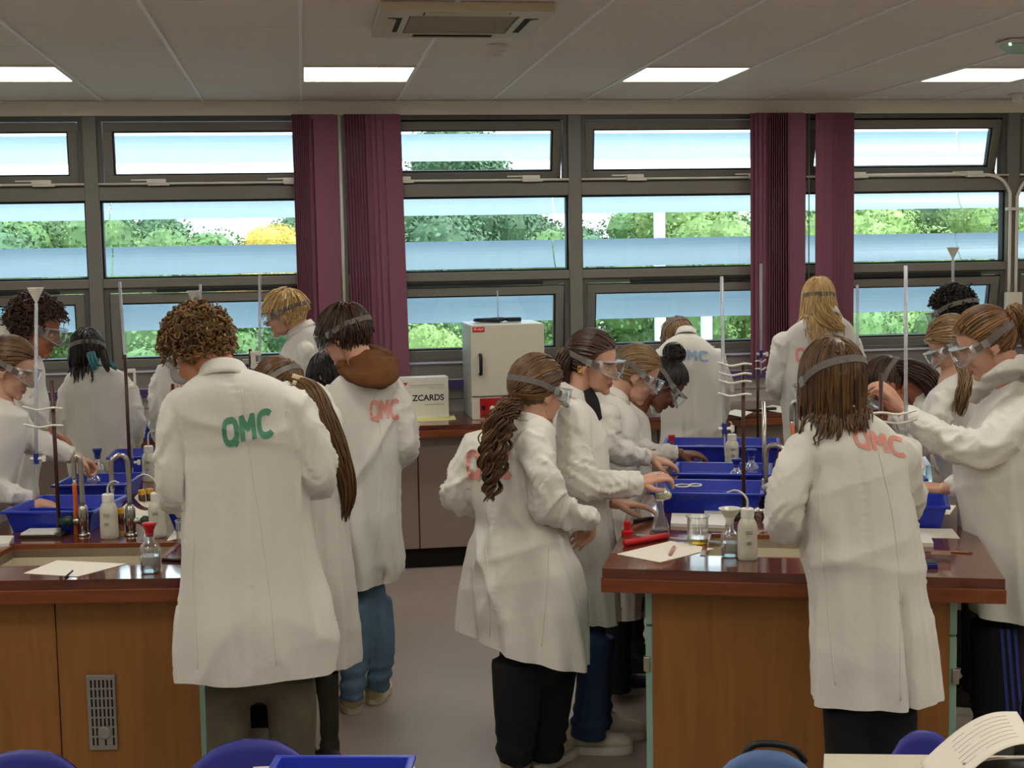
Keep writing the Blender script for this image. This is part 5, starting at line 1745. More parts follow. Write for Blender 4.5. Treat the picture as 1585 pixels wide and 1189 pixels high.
    add(v, f)
    for hd in hands:
        ai, curl, fdir, pdir = hd[:4]
        hsz = hd[4] if len(hd) > 4 else 1.0
        sp = arm_paths[ai]
        wr = sp[-1, :3]
        fd = nrm(fdir[0] * RH + fdir[1] * UP + fdir[2] * FH)
        pn = pdir[0] * RH + pdir[1] * UP + pdir[2] * FH     # palm direction
        pn = nrm(pn - fd * (pn @ fd))
        tx = np.cross(fd, -pn)
        if len(hd) > 5 and hd[5] < 0:
            tx = -tx
        hv, hf = HANDS[curl]
        Mh = np.stack([tx, fd, -pn], 1) * hsz
        add(hv @ Mh.T + wr + fd * .012, hf)
        arm_in = sp[10:, :3]
        v, f = tube(arm_in, np.minimum(np.linspace(.036, .028, len(arm_in)), sp[10:, 3] * .75), 10)
        add(v, f)
    me = new_mesh('body', (np.concatenate(bV) + inv, bF), [skm[0], skm[1], HAIRM[hair['col']] if hair else skm[0]], smooth=True)
    me.polygons.foreach_set('material_index', bM)
    body_o = obj('body', me, None, root)
    if head is not None:
        ey = []
        for sgn in (-1, 1):
            v, f = ell((sgn * .031, .0655, -.008), (.0115, .010, .0075), 14, 10)
            ev, ef = ell((sgn * .0305, .0738, -.010), (.005, .0024, .0045), 10, 6)
            e_ = obj('eye', (toW(v) + inv, f), M_EYE, body_o, smooth=True)
            ey.append((toW(ev) + inv, ef))
        obj('iris', join(*ey), M_IRIS, body_o, smooth=True)
    # --- hair
    if hair is not None:
        hm = HAIRM[hair['col']]
        H, st_ = hair, hair['style']
        shapes = []
        cv, cf = hair_cap(H.get('cap', 1.03))
        shapes.append((toW(cv), cf))
        def coll(Pw):
            if H.get('collide', True):
                sh_ = Pw.shape
                Q = Pw.reshape(-1, 3)
                for k in range(len(Q)):
                    if Q[k][2] > zt + .06:
                        continue
                    hit = bvh.find_nearest(Vector(Q[k]), .10)
                    if hit[0] is not None:
                        nn_ = np.array(hit[1])
                        dd_ = (Q[k] - np.array(hit[0])) @ nn_
                        if dd_ < .008:
                            Q[k] += nn_ * (.008 - dd_ + .006 * ((k * 7919) % 10) / 10)
                return Q.reshape(sh_)
            return Pw
        if st_ == 'curly':
            P, r = hair_curly(H.get('n', 620), seed, H.get('L', .075), H.get('amp', .011), H.get('turns', 2.2), H.get('rad', .0042))
            shapes.append(strand_mesh(toW(P), r * hs))
        elif st_ in ('short', 'loose'):
            P, r = hair_loose(H.get('n', 700), seed, H.get('L', .09), gl if H.get('world_g', True) else np.array(H.get('g', (0, 0, -1.0))), H.get('crown', (0, -.05, .12)), H.get('curl', .25), H.get('gw', .2), H.get('rad', .0036), H.get('K', 10 if st_ == 'short' else 16), H.get('lay', .09 if st_ == 'short' else .10), H.get('wave', 0), H.get('part', st_ == 'loose'), H.get('minlen', .7), H.get('fade', False))
            Pw = coll(toW(P))
            shapes.append(strand_mesh(Pw, r * hs))
        elif st_ == 'tied':
            P, r = hair_tied(H.get('n', 520), seed, H['tie'], H.get('lay', .06), 9, H.get('rad', .0042))
            shapes.append(strand_mesh(toW(P), r * hs))
        if 'bun' in H:
            (bc, br) = H['bun']
            g2 = np.random.default_rng(seed + 50)
            m_ = 130
            K = 16
            tt_ = np.linspace(0, 1, K)
            out = np.zeros((m_, K, 3))
            for i in range(m_):
                ax = nrm(g2.normal(size=3)); bx_ = nrm(np.cross(ax, g2.normal(size=3)))
                a_ = tt_ * g2.uniform(2.5, 5) + g2.uniform(0, 6)
                rr2 = br * g2.uniform(.72, 1.05)
                out[i] = np.array(bc) + rr2 * (np.cos(a_)[:, None] * ax + np.sin(a_)[:, None] * bx_) + g2.normal(size=3) * .003
            shapes.append((toW(ell(bc, (br * .85,) * 3, 16, 10)[0]), ell(bc, (br * .85,) * 3, 16, 10)[1]))
            shapes.append(strand_mesh(toW(out), np.full(K, .0045)))
        for q, tlp in enumerate(H.get('tails', ())):
            path = [np.r_[atF(p[0], p[1], s + p[2]), p[3] * (s + p[2]) / F_PX] for p in tlp['path']]
            P, r = tail(tlp.get('n', 160), seed + 20 + q, path, 0, tlp.get('curl', 0), tlp.get('freq', 3), tlp.get('rad', .0036), tlp.get('K', 22), tlp.get('frizz', .2), tlp.get('locks', 0))
            if tlp.get('collide', False):
                P = coll(P)
            if 'col' in tlp:
                obj('hair_streak', (lambda a_: (a_[0] + inv, a_[1]))(strand_mesh(P, r)), HAIRM[tlp['col']], root, smooth=True)
            else:
                shapes.append(strand_mesh(P, r))
        hv, hf = join(*shapes)
        me = new_mesh('hair', (hv + inv, hf), hm, smooth=True)
        obj('hair', me, None, root)
    # --- goggles
    if goggles and head is not None:
        gs = 1.0
        gk = hair.get('goglay', 1.08) if hair else 1.05
        go = []
        an = np.linspace(-1, 1, 25)
        outer, inner = [], []
        for a in an:
            x = .079 * math.sin(a * 1.35) / math.sin(1.35)
            y = .062 + .055 * (1 - abs(a) ** 3.2)
            outer.append((x, y))
            inner.append((x * .90, y - .030 - .006 * abs(a)))
        lens, walls = [], []
        for k, a in enumerate(an):
            nose = math.exp(-(a / .17) ** 2) * .020
            taper = abs(a) ** 3
            zt_, zb_ = .030 - .010 * taper, -.036 + nose + .016 * taper
            (ox, oy), (ix, iy) = outer[k], inner[k]
            lens.append(np.array([(ox, oy, zt_), (ox, oy + .003, (zt_ + zb_) / 2), (ox, oy, zb_)]))
            walls.append(np.array([(ox, oy, zt_), (ix, iy, zt_ - .002), (ix, iy, zb_ + .002), (ox, oy, zb_)]))
        lv = np.concatenate(lens)
        lf = [(3 * k + i, 3 * k + 3 + i, 3 * k + 4 + i, 3 * k + 1 + i) for k in range(24) for i in (0, 1)]
        wv = np.concatenate(walls)
        wf = [(4 * k, 4 * k + 1, 4 * k + 5, 4 * k + 4) for k in range(24)] + [(4 * k + 2, 4 * k + 3, 4 * k + 7, 4 * k + 6) for k in range(24)] + [(0, 1, 2, 3), (96, 97, 98, 99)]
        gt = obj('safety_goggles', (toW(wv) + inv, wf), M_RIM, root, smooth=True)
        obj('lens', (toW(lv) + inv, lf), M_LENS, gt, smooth=True)
        rim = join(tube([lens[k][0] for k in range(25)], .0026, 6), tube([lens[k][2] for k in range(25)], .0026, 6))
        obj('rim', (toW(rim[0]) + inv, rim[1]), M_RIM, gt, smooth=True)
        sa = np.linspace(math.radians(32), math.radians(-212), 46)
        rings = []
        for a in sa:
            x, y = math.cos(a) * HR[0] * gk * 1.03, math.sin(a) * HR[1] * gk * 1.0 + HC[1]
            zz = .0 + .020 * smooth01((.06 - y) / .15)
            nx, ny = nrm((math.cos(a), math.sin(a)))
            hh = .0105
            rings.append(np.array([(x, y, zz - hh), (x + nx * .003, y + ny * .003, zz - hh), (x + nx * .003, y + ny * .003, zz + hh), (x, y, zz + hh)]))
        sv, sf = loft(rings)
        stp = obj('goggle_strap', (toW(sv) + inv, sf), M_STRAP, gt)
        for sgn in (-1, 1):
            bc_ = (sgn * HR[0] * gk * 1.06, .01, .006)
            bk = cbox(bc_, (.006, .022, .026))
            obj('buckle', (toW(bk[0]) + inv, bk[1]), M_RIM, gt)
    # --- legs
    if legs is None:
        ls = []
        for sg in (-1, 1):
            hp = hem_c + A * sg * min(.095, hem_w * .5)
            top = hp + UP * .12
            ft = np.array([hp[0], hp[1], 0.045])
            lr = min(1.0, hem_w * ratio * .75 / .082)
            ls.append([np.r_[top, .082 * lr], np.r_[(hp * .5 + ft * .5), .068 * lr], np.r_[ft, .058]])
    else:
        ls = []
        for lg in legs:
            ls.append([np.r_[atF(q[0], q[1], s + q[2]), q[3] * (s + q[2]) / F_PX] for q in lg])
    pcs = []
    for lg in ls:
        sp = spline(lg, 16)
        pcs.append(tube(sp[:, :3], sp[:, 3], 16))
    he = ell((0, 0, 0), (min(np.linalg.norm(ls[0][0][:3] - ls[1][0][:3]) * .5 + .05, hem_w * .75), min(.10, hem_w * ratio * .7), .10), 14, 10)
    hcn = (ls[0][0][:3] + ls[1][0][:3]) / 2 + UP * .02
    pcs.append((he[0][:, :1] * A + he[0][:, 1:2] * Bd + he[0][:, 2:3] * UP + hcn, he[1]))
    tv, tn, tf = remesh(join(*pcs), .014, 2, .5)
    lowz = min(q[2] for lg in ls for q in lg)
    tv += tn * (.006 * vnoise(np.c_[tv[:, 0] * 9, tv[:, 1] * 9, tv[:, 2] * 4] + seed, seed) + .006 * np.exp(-((tv[:, 2] - lowz - .07) / .09) ** 2) * np.sin(tv[:, 2] * 110 + 3 * vnoise(tv * 12, seed)))[:, None]
    LAST['tr'] = BVHTree.FromPolygons([tuple(v) for v in tv], tf)
    tm = mat('trousers_%d_%d_%d' % tuple(trousers), trousers, .9, var=.12, vscale=20, bump=.2, bscale=60)
    tr = obj('trousers', new_mesh('trousers', (tv + inv, tf), tm, smooth=True), None, root)
    ft = shoes
    if ft is None:
        ft = []
        for lg in ls:
            ft.append((lg[-1][0], lg[-1][1], phi))
        conv = True
    else:
        ft = [(*atZ(q[0], q[1], 0)[:2], q[2]) for q in ft]
    um = mat('shoe_%d_%d_%d' % tuple(shoe), shoe, .6, var=.08, vscale=20)
    so = mat('sole_%d_%d_%d' % tuple(sole), sole, .6)
    for (fx, fy, fphi) in ft:
        a = math.radians(fphi)
        d = math.cos(a) * FH + math.sin(a) * RH
        ang = math.atan2(-d[0], d[1])
        up_, sl_ = shoe_shape()
        sho = obj('shoe', move(rotz(up_, ang), (fx + inv[0], fy + inv[1], 0)), um, root, smooth=True)
        obj('sole', move(rotz(sl_, ang), (fx + inv[0], fy + inv[1], 0)), so, sho)
    if extra:
        extra(root, inv, coat, bvh, s, cents)
    PEOPLE[key] = root
    return root
# ------------------------------------------------------------------ the students
PINK, GREEN, BLUE = (230, 156, 144), (84, 150, 116), (150, 178, 206)
def hood(col, pts, pouch):
    """rolled hood: px ring points and a pouch (px,py,ds,rx,ry,rd)"""
    m = mat('hood_%d_%d_%d' % col, col, .95, var=.08, vscale=20, bump=.25, bscale=120)
    def f(root, inv, coat, bvh, s, cents):
        pp = spline([np.r_[atF(q[0], q[1], s + q[2]), q[3] * (s + q[2]) / F_PX] for q in pts], 26)
        shp = [tube(pp[:, :3], pp[:, 3], 12)]
        for q in pouch:
            k = (s + q[2]) / F_PX
            e = ell((0, 0, 0), (q[3] * k, q[5], q[4] * k), 20, 14)
            c = atF(q[0], q[1], s + q[2])
            v = e[0][:, :1] * RH + e[0][:, 1:2] * FH + e[0][:, 2:3] * UP + c
            shp.append((v, e[1]))
        V, N, Fc = remesh(join(*shp), .008, 3, .5)
        V += N * (.005 * np.sin(V[:, 2] * 120 + 4 * vnoise(V * 10, 3)) + .003 * vnoise(V * 25, 4))[:, None]
        obj('hood', (V + inv, Fc), m, root, smooth=True)
    return f

person('curly', 'student in foreground with curly brown hair, white coat with green letters', 4.2, -12,
       [(572, 320, 372), (583, 300, 404), (595, 282, 436), (611, 270, 462), (640, 274, 474), (690, 288, 476), (760, 296, 478), (830, 292, 481), (900, 284, 487), (965, 278, 496), (1012, 279, 501, 0, -.02), (1040, 282, 501, 0, -.02)],
       arms=[[(284, 632, 0, 31), (268, 690, -.02, 27), (272, 762, .0, 27), (318, 785, .26, 22)], [(456, 634, 0, 32), (482, 690, 0, 28), (490, 738, .04, 26), (450, 760, .3, 21)]],
       head=(307, 541, .04, -38, 46, 0, .99), skin='mid', hair=dict(style='curly', col='curlybrown', n=760, L=.062, amp=.0125, turns=1.6, rad=.0038, goglay=1.10),
       trousers=(84, 80, 64), legs=[[(350, 1050, 0, 36), (352, 1110, 0, 35), (352, 1260, 0, 30)], [(448, 1045, .04, 40), (452, 1110, .04, 38), (454, 1260, .04, 30)]],
       seams=[[(374, 602), (384, 680), (394, 750), (406, 830), (418, 920), (428, 1030)], [(300, 830), (298, 900), (303, 970), (306, 1036)]], qmc=(((344, 652), (421, 634), (348, 690)), GREEN, .27), collar=(346, 588, -.01, 32, .22, .036), seed=3, voxel=.0095, fold=1.1)

def clip(root, inv, coat, bvh, s, cents):
    c = atF(461, 584, s - .10)
    shp = []
    for k in range(3):
        b = cbox((0, 0, -.024 * k), (.040 - .006 * k, .018, .016))
        shp.append(move(rotz(roty(b, .35), .2), c + np.array([.006 * k, 0, 0])))
    obj('hair_clip', (join(*shp)[0] + inv, join(*shp)[1]), mat('cream_clip', (226, 214, 170), .4), root, bevel=.003)
person('cliphair', 'student with very long brown hair and cream clip behind the curly haired one', 4.98, -30,
       [(592, 430, 482), (606, 408, 502), (628, 398, 516), (680, 415, 528), (760, 425, 534), (850, 432, 540), (950, 438, 547), (1020, 442, 550, 0, .08), (1036, 444, 549, 0, .12)],
       arms=[[(502, 650, 0, 27), (520, 720, .0, 23), (514, 790, .08, 22), (470, 800, .3, 19)]],
       head=(432, 606, .05, -55, 40, 0, 1.0), hair=dict(style='tied', col='brown', tie=(0, -.10, .04), tails=[dict(path=[(452, 590, -.02, 10), (484, 604, -.16, 12), (506, 650, -.20, 15), (526, 705, -.20, 16), (538, 760, -.19, 13), (534, 808, -.17, 6)], n=240, curl=.003, freq=2, collide=True)]),
       trousers=(40, 40, 30), legs=[[(505, 1040, 0, 20), (508, 1100, 0, 17), (510, 1185, 0, 14)], [(470, 1040, .1, 20), (470, 1100, .1, 17), (470, 1185, .1, 14)]], extra=clip, seed=5, qmc=None)

person('hoodie', 'student with brown hood, blue jeans and pink letters on white coat', 5.75, -15,
       [(570, 540, 600), (584, 516, 614), (600, 504, 624), (625, 500, 630), (680, 508, 628), (730, 520, 623), (800, 530, 619), (850, 538, 621), (886, 543, 624, 0, .12), (904, 545, 618, 0, .2)],
       arms=[[(612, 618, 0, 22), (630, 665, 0, 18), (624, 704, .05, 17), (592, 715, .22, 14)], [(510, 618, 0, 21), (500, 680, .02, 18), (506, 720, .2, 16)]],
       head=(533, 517, .02, -64, 22, 0, 1.02), hair=dict(style='short', col='darkbrown', n=1000, L=.10, crown=(0, -.045, .11), curl=.12, gw=.10, lay=.13, rad=.0032, part=False, fade=True, goglay=1.17),
       trousers=(92, 118, 142), shoe=(196, 184, 148), sole=(214, 204, 172), legs=[[(556, 930, 0, 21), (551, 1000, 0, 20), (545, 1082, -.03, 20)], [(588, 925, .06, 19), (592, 1000, .06, 19), (584, 1068, .06, 19)]], shoes=[(545, 1098, -10), (582, 1083, 5)],
       seams=[[(578, 610), (588, 660), (592, 740), (586, 820), (575, 890)]], qmc=(((573, 622), (618, 619), (574, 650)), PINK, .25), seed=7, hem_slit=(.02, .10),
       extra=hood((108, 68, 34), [(528, 574, -.03, 9), (538, 556, .06, 11), (566, 546, .09, 13), (598, 556, .02, 14), (603, 578, -.08, 15), (580, 586, -.15, 16), (552, 582, -.12, 13), (530, 576, -.05, 9)], [(572, 564, -.03, 32, 22, .09), (578, 576, -.08, 32, 22, .07), (588, 584, -.10, 22, 18, .06)]))

person('blond', 'blond student in profile beside the left purple blind facing left', 7.2, -82,
       [(503, 452, 480), (514, 446, 490), (528, 440, 496), (560, 434, 498), (600, 433, 500), (700, 430, 504), (800, 430, 505)],
       arms=[[(475, 545, -.12, 14), (470, 600, -.16, 13), (442, 632, -.12, 11)]], ratio=.8,
       head=(441, 484, 0, -84, 14, 0, 1.0), hair=dict(style='short', col='blond', n=900, L=.08, crown=(0, -.05, .11), curl=.3, gw=.06, lay=.10, part=False, fade=True, goglay=1.2), collar=(464, 512, 0, 18, .1, .026), seed=9)

person('bowed', 'black haired student bowed low between the clip haired and the hooded student', 6.85, -60,
       [(596, 494, 520), (606, 486, 528), (640, 482, 532), (720, 482, 532), (850, 482, 532)], head=(510, 582, .0, -60, 48, 0, .98), hair=dict(style='short', col='black', n=600, L=.10, part=False), goggles=False, seed=11)

person('pinkleft', 'student with pink letters half hidden behind the curly haired student', 7.3, 0,
       [(560, 256, 288), (567, 244, 302), (580, 240, 308), (620, 241, 308), (690, 245, 306), (830, 243, 308)], arms=[[(245, 590, 0, 12), (240, 640, 0, 11), (247, 682, .12, 9)], [(304, 590, 0, 12), (309, 640, 0, 11), (300, 682, .12, 9)]],
       head=(276, 540, .08, 0, 35, 0, 1.0), hair=dict(style='short', col='brown', n=400), qmc=(((264, 596), (292, 596), (264, 616)), PINK, .27), collar=(272, 562, 0, 15, .2, .03), seed=13)

person('teal', 'student seen from behind with black hair and teal ends, goggles strap', 7.0, -6,
       [(570, 126, 168), (577, 110, 190), (587, 100, 202), (607, 99, 206), (650, 105, 206), (720, 110, 205), (840, 108, 208)],
       arms=[[(104, 606, 0, 14), (97, 655, 0, 12.5), (112, 692, .2, 10)], [(203, 606, 0, 14), (212, 655, 0, 13), (203, 700, .2, 10)]],
       head=(135, 546, .03, -18, 22, 0, 1.0), hair=dict(style='loose', col='black', n=520, L=.125, gw=.26, tails=[dict(path=[(140, 546, -.12, 6), (145, 560, -.14, 7), (150, 574, -.15, 6)], n=60, rad=.0025, col='teal'), dict(path=[(160, 550, -.07, 4), (170, 562, -.11, 4), (182, 573, -.12, 3)], n=36, rad=.0025, col='teal'), dict(path=[(160, 545, -.10, 6), (163, 560, -.13, 6), (168, 577, -.14, 2)], n=60)]),
       collar=(148, 572, 0, 18, .1, .03), seed=15)

person('tallcurly', 'tall dark curly haired student at the left edge bending over the bench', 6.1, 80,
       [(512, -8, 30), (526, -14, 46), (548, -16, 58), (590, -16, 66), (650, -14, 72), (710, -24, 62), (760, -30, 56), (870, -30, 58)], ratio=.75,
       arms=[[(18, 566, -.14, 19), (38, 620, -.18, 16), (70, 662, -.10, 12)]], hands=[(0, .9, (.8, -.55, .1), (-.3, -.9, 0), .95)],
       head=(58, 506, 0, 82, 24, 0, 1.05), skin='tan', hair=dict(style='curly', col='darkbrown', n=600, L=.066, amp=.009, rad=.004), collar=(14, 516, 0, 22, .1, .035), seed=17)

person('leftedge', 'brown haired student with goggles at the left edge reaching into the blue tray', 5.5, 75,
       [(610, -34, 26), (622, -48, 40), (642, -52, 46), (700, -52, 38), (760, -62, 20), (800, -72, 12), (920, -75, 12)], ratio=.75,
       arms=[[(12, 650, .10, 23), (52, 682, .12, 20), (114, 706, .15, 15)], [(-42, 690, -.15, 24), (-26, 752, -.18, 21), (42, 774, -.04, 16)]],
       hands=[(0, 1.35, (.45, -.45, .75), (-.1, -1, 0), .85), (1, .9, (.9, -.3, .25), (-.2, -.9, .1), .95)],
       head=(16, 568, 0, 80, 26, 0, .98), hair=dict(style='tied', col='brown', tie=(0, -.1, -.02), n=560), seed=19, collar=(-4, 622, 0, 24, .15, .028))

def curlscrunch(root, inv, coat, bvh, s, cents):
    pass
person('ponytail', 'student with long curly brown ponytail and black trousers left of the right bench', 4.95, 38,
       [(644, 800, 852), (656, 775, 862), (672, 742, 860), (695, 726, 856), (740, 726, 850), (780, 731, 846), (812, 741, 850), (845, 729, 872), (885, 723, 889), (940, 718, 899, 0, -.10), (985, 718, 903, 0, -.20), (1003, 718, 904, 0, -.21)],
       arms=[[(828, 694, -.10, 29), (842, 745, -.15, 28), (856, 786, -.12, 26), (916, 803, .02, 19)], [(738, 694, .05, 27), (714, 735, .05, 23), (708, 768, .06, 21), (745, 786, .25, 17)]],
       hands=[(0, .9, (-.25, -.55, .6), (-.4, -.2, -.8), .9)],
       head=(832, 604, .03, 52, 16, 0, 1.02), hair=dict(style='tied', col='auburn', tie=(0, -.105, -.03), n=620, lay=.09, tails=[dict(path=[(803, 628, -.06, 9), (785, 638, -.14, 17), (772, 665, -.20, 24), (764, 705, -.22, 23), (759, 745, -.21, 16), (757, 779, -.20, 5)], n=330, curl=.012, freq=5.0, rad=.0027, K=44, frizz=.2, locks=24, collide=True)]),
       trousers=(14, 14, 17), shoe=(206, 190, 160), sole=(222, 214, 196), legs=[[(797, 1020, -.05, 40), (799, 1090, -.05, 37), (797, 1180, -.03, 27)], [(856, 1030, .08, 40), (850, 1090, .08, 36), (846, 1178, .08, 27)]], shoes=[(796, 1192, 25), (848, 1184, 35)],
       seams=[[(850, 850), (846, 920), (838, 1000)], [(752, 850), (757, 910), (758, 985)]], qmc=(((722, 700), (792, 698), (724, 740)), PINK, .25), collar=(826, 662, .0, 27, .08, .028), seed=21, voxel=.0095, fold=1.2, hem_slit=(-.14, .30))

def earring(root, inv, coat, bvh, s, cents):
    c = atF(897, 572, s - .085)
    pts = [c + np.array([0, .0, .0]) + .011 * (math.cos(a) * RH * .6 + math.sin(a) * UP) for a in np.linspace(0, 6.28, 16)]
    obj('earring', (lambda t_: (t_[0] + inv, t_[1]))(tube(pts, .003, 6)), mat('gold', (214, 168, 70), .25, metal=1.0), root, smooth=True)
    # dark top seen between the lapels
    pp = [np.r_[atF(905, 606, s - .02), .030], np.r_[atF(914, 625, s - .03), .034], np.r_[atF(922, 650, s - .02), .026]]
    sp = spline(pp, 8)
    obj('top', (lambda t_: (t_[0] + inv, t_[1]))(tube(sp[:, :3], sp[:, 3], 12)), mat('black_top', (26, 24, 26), .8), root, smooth=True)
person('smiling', 'smiling student with sleek dark ponytail and gold earring tilting a flask', 5.25, 98,
       [(596, 868, 905), (610, 858, 916), (630, 852, 926), (680, 850, 934), (740, 862, 938), (800, 880, 943), (870, 893, 950), (930, 903, 956), (962, 907, 959)], ratio=.78,
       arms=[[(888, 655, -.15, 30), (890, 705, -.20, 28), (908, 744, -.22, 25), (984, 749, -.08, 21)], [(900, 650, .15, 24), (905, 740, .15, 22), (948, 778, .02, 15)]],
       hands=[(0, .9, (.93, .22, .25), (.25, -.9, .45), .92), (1, .35, (.95, -.15, .1), (-.1, -1, 0), .95)],
       head=(918, 560, 0, 110, 14, 0, .98), hair=dict(style='tied', col='darkbrown', tie=(0, -.105, .015), n=620, lay=.07, tails=[dict(path=[(885, 545, 0, 8), (874, 552, -.02, 14), (868, 572, -.03, 15), (872, 596, -.03, 10), (880, 615, -.04, 5)], n=170)]),
       trousers=(38, 58, 92), shoe=(196, 190, 172), sole=(208, 202, 190), legs=[[(918, 985, -.05, 29), (917, 1060, -.05, 27), (910, 1140, -.05, 31)], [(926, 985, .12, 28), (924, 1060, .12, 25), (922, 1128, .12, 28)]], shoes=[(902, 1162, 96), (925, 1140, 96)],
       collar=(884, 606, .0, 25, .08, .03), seed=23, extra=earring, voxel=.0095, collar_open=10)

person('sleek', 'student with sleek light brown hair and goggles bowed behind the smiling one', 5.85, 85,
       [(600, 935, 966), (612, 922, 974), (635, 915, 982), (690, 915, 986), (760, 918, 986), (860, 920, 985), (950, 918, 985)], ratio=.78,
       arms=[[(940, 645, -.13, 20), (946, 690, -.16, 18), (1004, 708, -.05, 13)]], hands=[(0, .9, (.9, -.3, .2), (-.2, -.9, .2), .92)],
       head=(986, 578, 0, 86, 32, 0, .98), hair=dict(style='tied', col='ash', tie=(0, -.10, -.03), n=560), collar=(948, 608, 0, 22, .12, .028), shoe=(40, 46, 66), shoes=[(948, 1072, 90), (965, 1050, 85)], seed=25, trousers=(24, 24, 30))

person('bun', 'student with a black hair bun looking straight down at the right bench', 6.4, 80,
       [(620, 966, 990), (630, 956, 1000), (650, 950, 1005), (720, 950, 1005), (850, 950, 1003), (950, 950, 1003)], ratio=.78,
       arms=[[(975, 650, -.1, 15), (985, 690, -.12, 14), (1048, 702, -.05, 10)]], hands=[(0, .9, (.95, -.1, .1), (-.1, -.9, .2), .92)],
       head=(1028, 594, 0, 78, 50, 0, 1.0), skin='dark', hair=dict(style='tied', col='black', tie=(0, -.06, .10), n=480, bun=((0, -.075, .128), .047)), seed=27, shoe=(20, 20, 22), trousers=(20, 20, 24), shoes=[(968, 1047, 85), (985, 1035, 85)])

person('bluelet', 'student bending over the window counter with blue letters on the coat', 7.9, 5,
       [(515, 1054, 1073), (521, 1040, 1084), (534, 1022, 1102), (552, 1013, 1118), (590, 1016, 1122), (640, 1022, 1121), (690, 1026, 1118), (860, 1028, 1120)],
       arms=[[(1022, 552, 0, 12), (1012, 600, .08, 11), (1018, 640, .22, 9)], [(1110, 552, 0, 12), (1122, 600, .03, 11), (1118, 648, .2, 9)]],
       head=(1050, 523, .12, -12, 58, 0, 1.0), hair=dict(style='short', col='ash', n=500, part=False), qmc=(((1046, 541), (1097, 545), (1047, 556)), BLUE, .26), collar=(1062, 519, .02, 13, .5, .03), seed=29)

person('longblonde', 'student with long straight blonde hair at the window counter', 7.5, 2,
       [(488, 1252, 1292), (497, 1236, 1308), (509, 1216, 1322), (532, 1207, 1327), (580, 1208, 1325), (640, 1216, 1320), (700, 1220, 1318), (870, 1218, 1322)],
       arms=[[(1212, 532, 0, 17), (1198, 590, 0, 14), (1216, 622, .15, 11)], [(1320, 537, 0, 16), (1329, 590, 0, 13), (1318, 630, .2, 11)]],
       head=(1267, 464, .02, 8, 8, 0, 1.0), hair=dict(style='loose', col='blond', n=520, L=.19, gw=.30, tails=[dict(path=[(1270, 470, -.11, 14), (1276, 488, -.13, 15), (1291, 500, -.13, 11), (1308, 510, -.12, 4)], n=160)]),
       qmc=(((1232, 540), (1284, 538), (1233, 560)), PINK, .27), collar=(1271, 492, .0, 23, .1, .04), seed=31)

person('front', 'student in foreground on the right seen from behind with straight brown hair', 3.98, 6,
       [(632, 1282, 1330), (645, 1262, 1354), (662, 1240, 1382), (690, 1234, 1402), (740, 1242, 1410), (800, 1247, 1416), (870, 1247, 1428), (950, 1252, 1438), (1030, 1253, 1449), (1082, 1252, 1456, 0, .02)],
       arms=[[(1244, 702, 0, 34), (1218, 760, -.04, 30), (1214, 806, .02, 30), (1240, 812, .3, 22)], [(1392, 704, .02, 33), (1398, 770, .12, 28), (1370, 800, .3, 22)]],
       head=(1288, 590, .03, -20, 26, 0, 1.02), skin='mid', hair=dict(style='loose', col='brown', n=800, L=.150, gw=.34, lay=.07, curl=.10),
       trousers=(16, 16, 20), legs=[[(1312, 1095, 0, 40), (1313, 1160, 0, 38), (1314, 1280, 0, 32)], [(1380, 1095, 0, 40), (1380, 1160, 0, 38), (1380, 1280, 0, 32)]],
       seams=[[(1268, 760), (1272, 850), (1282, 950), (1293, 1060)], [(1360, 700), (1382, 800), (1392, 900), (1394, 1085)]], qmc=(((1320, 662), (1398, 680), (1326, 690)), PINK, .25), collar=(1304, 640, .0, 27, .10, .022), seed=33, voxel=.009, fold=1.1, hem_slit=(.09, .36))

def p17x(root, inv, coat, bvh, s, cents):
    hood((172, 167, 158), [(1508, 618, -.04, 8), (1522, 600, -.12, 11), (1548, 580, -.17, 15), (1584, 566, -.12, 18), (1606, 562, .0, 18), (1590, 566, .12, 16), (1550, 580, .14, 12), (1520, 602, .10, 9)], [(1592, 592, -.02, 34, 24, .13)])(root, inv, coat, bvh, s, cents)
    for k in range(3):
        vs, fs = [], []
        for j in range(24):
            y_ = 950 + j * 8.5
            for e_ in (0, 5):
                qx = 1546 + 10 * k + .07 * (y_ - 950) + e_
                h = LAST['tr'].ray_cast(Vector(CAMP), Vector(nrm(ray(qx, y_))))
                if h[0] is None:
                    h = (Vector(atF(qx, y_, s)), Vector((0, 0, 0)))
                vs.append(np.array(h[0]) + np.array(h[1]) * .003)
            if j:
                fs.append((2 * j - 2, 2 * j - 1, 2 * j + 1, 2 * j))
        obj('trouser_stripe', (np.array(vs) + inv, fs), mat('stripe_blue', (38, 54, 128), .8), root, smooth=True)
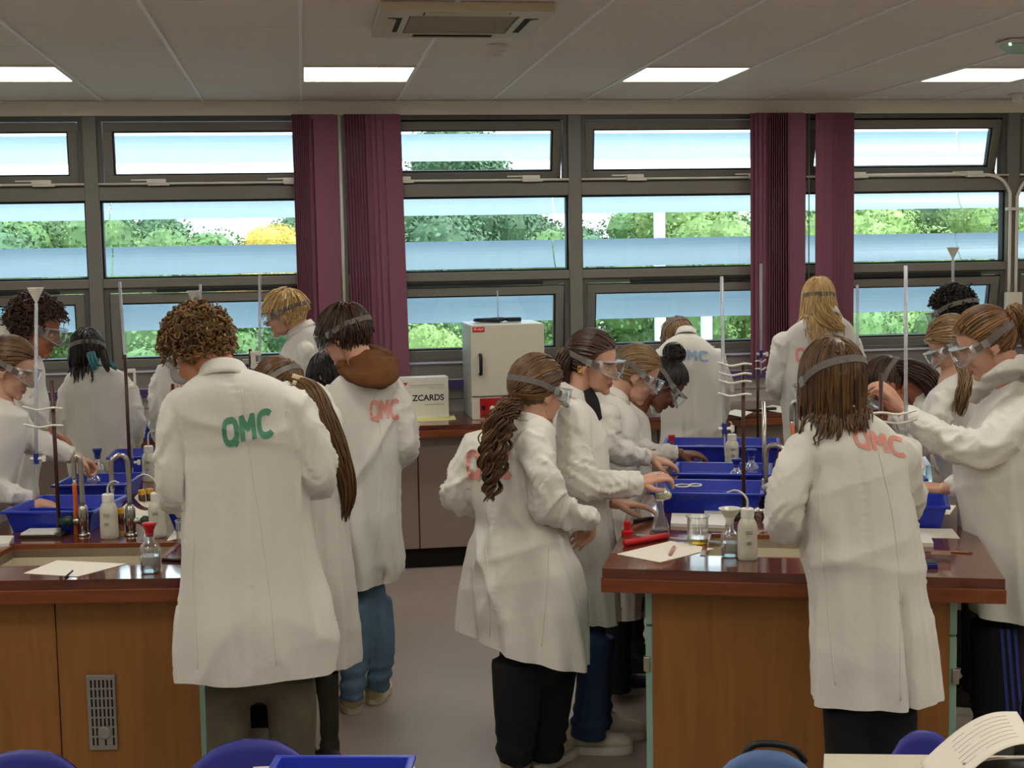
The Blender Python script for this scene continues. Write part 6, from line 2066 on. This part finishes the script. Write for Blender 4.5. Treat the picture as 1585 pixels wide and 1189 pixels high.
person('righthood', 'student at the right edge with messy bun and grey hood raising one hand', 4.95, -75,
       [(586, 1540, 1600), (602, 1522, 1625), (640, 1506, 1640), (700, 1476, 1640), (760, 1480, 1640), (820, 1488, 1645), (880, 1492, 1648), (935, 1498, 1648, 0, -.1), (948, 1500, 1648, 0, -.1)], ratio=.85,
       arms=[[(1574, 645, -.16, 34), (1532, 690, -.22, 30), (1480, 688, -.16, 25), (1402, 642, .0, 17)], [(1540, 660, .12, 26), (1505, 735, .08, 20), (1468, 757, .05, 13)]],
       hands=[(0, .9, (-.55, .75, .1), (-.6, -.5, .5), .98), (1, .9, (-.95, .05, .2), (.2, -.9, .2), .92)],
       head=(1524, 530, 0, -80, 28, 0, 1.02), hair=dict(style='tied', col='honey', tie=(0, -.10, .03), n=640, lay=.08, bun=((0, -.135, .035), .035), tails=[dict(path=[(1566, 508, 0, 8), (1580, 500, -.02, 10), (1592, 520, -.03, 8), (1588, 545, -.03, 4)], n=60, curl=.008, freq=2)]),
       trousers=(18, 18, 24), legs=[[(1545, 960, -.05, 44), (1545, 1050, -.05, 42), (1535, 1128, -.05, 30)], [(1600, 960, .1, 40), (1600, 1050, .1, 36), (1590, 1120, .1, 28)]], shoe=(60, 58, 54), seed=35, extra=p17x, voxel=.0095)

person('ashhair', 'ash blond student with goggles bowed behind the one raising a hand', 5.65, -72,
       [(576, 1458, 1492), (590, 1442, 1506), (615, 1436, 1512), (670, 1436, 1518), (735, 1466, 1545), (800, 1472, 1550), (940, 1475, 1552)], ratio=.78,
       arms=[[(1462, 620, -.12, 20), (1450, 670, -.15, 17), (1420, 700, -.05, 13)]],
       head=(1474, 534, .0, -76, 34, 0, .98), hair=dict(style='tied', col='ash', tie=(0, -.10, -.04), n=520, tails=[dict(path=[(1486, 560, -.10, 8), (1494, 585, -.15, 9), (1490, 615, -.17, 10), (1484, 645, -.17, 5)], n=110, curl=.005, freq=1.5)]), seed=37)

person('longdark', 'student with long dark hair bent deep over the right bench', 6.2, -60,
       [(606, 1412, 1450, -.05), (618, 1408, 1470), (650, 1412, 1484), (710, 1448, 1522), (780, 1456, 1530), (900, 1458, 1530)],
       head=(1376, 594, .0, -62, 62, 0, 1.0), hair=dict(style='tied', col='darkbrown', tie=(0, -.09, .05), n=480, tails=[dict(path=[(1385, 572, -.02, 12), (1410, 572, -.08, 16), (1438, 588, -.12, 18), (1452, 620, -.14, 14), (1450, 650, -.14, 6)], n=220)]), skin='tan', seed=39,
       arms=[[(1425, 640, -.08, 17), (1405, 670, -.1, 14), (1385, 640, -.1, 11)]], hands=[(0, .9, (-.5, .7, 0), (-.5, -.5, .4), .9)])

person('backhead', 'dark haired student behind the ash blond one, head turned to the window', 6.7, -25,
       [(508, 1466, 1500), (520, 1448, 1512), (545, 1442, 1516), (620, 1442, 1516), (900, 1442, 1516)], head=(1474, 484, .0, -35, 18, 0, 1.03), skin='dark', hair=dict(style='curly', col='black', n=480, L=.04, amp=.007, rad=.004, goglay=1.2), seed=41)
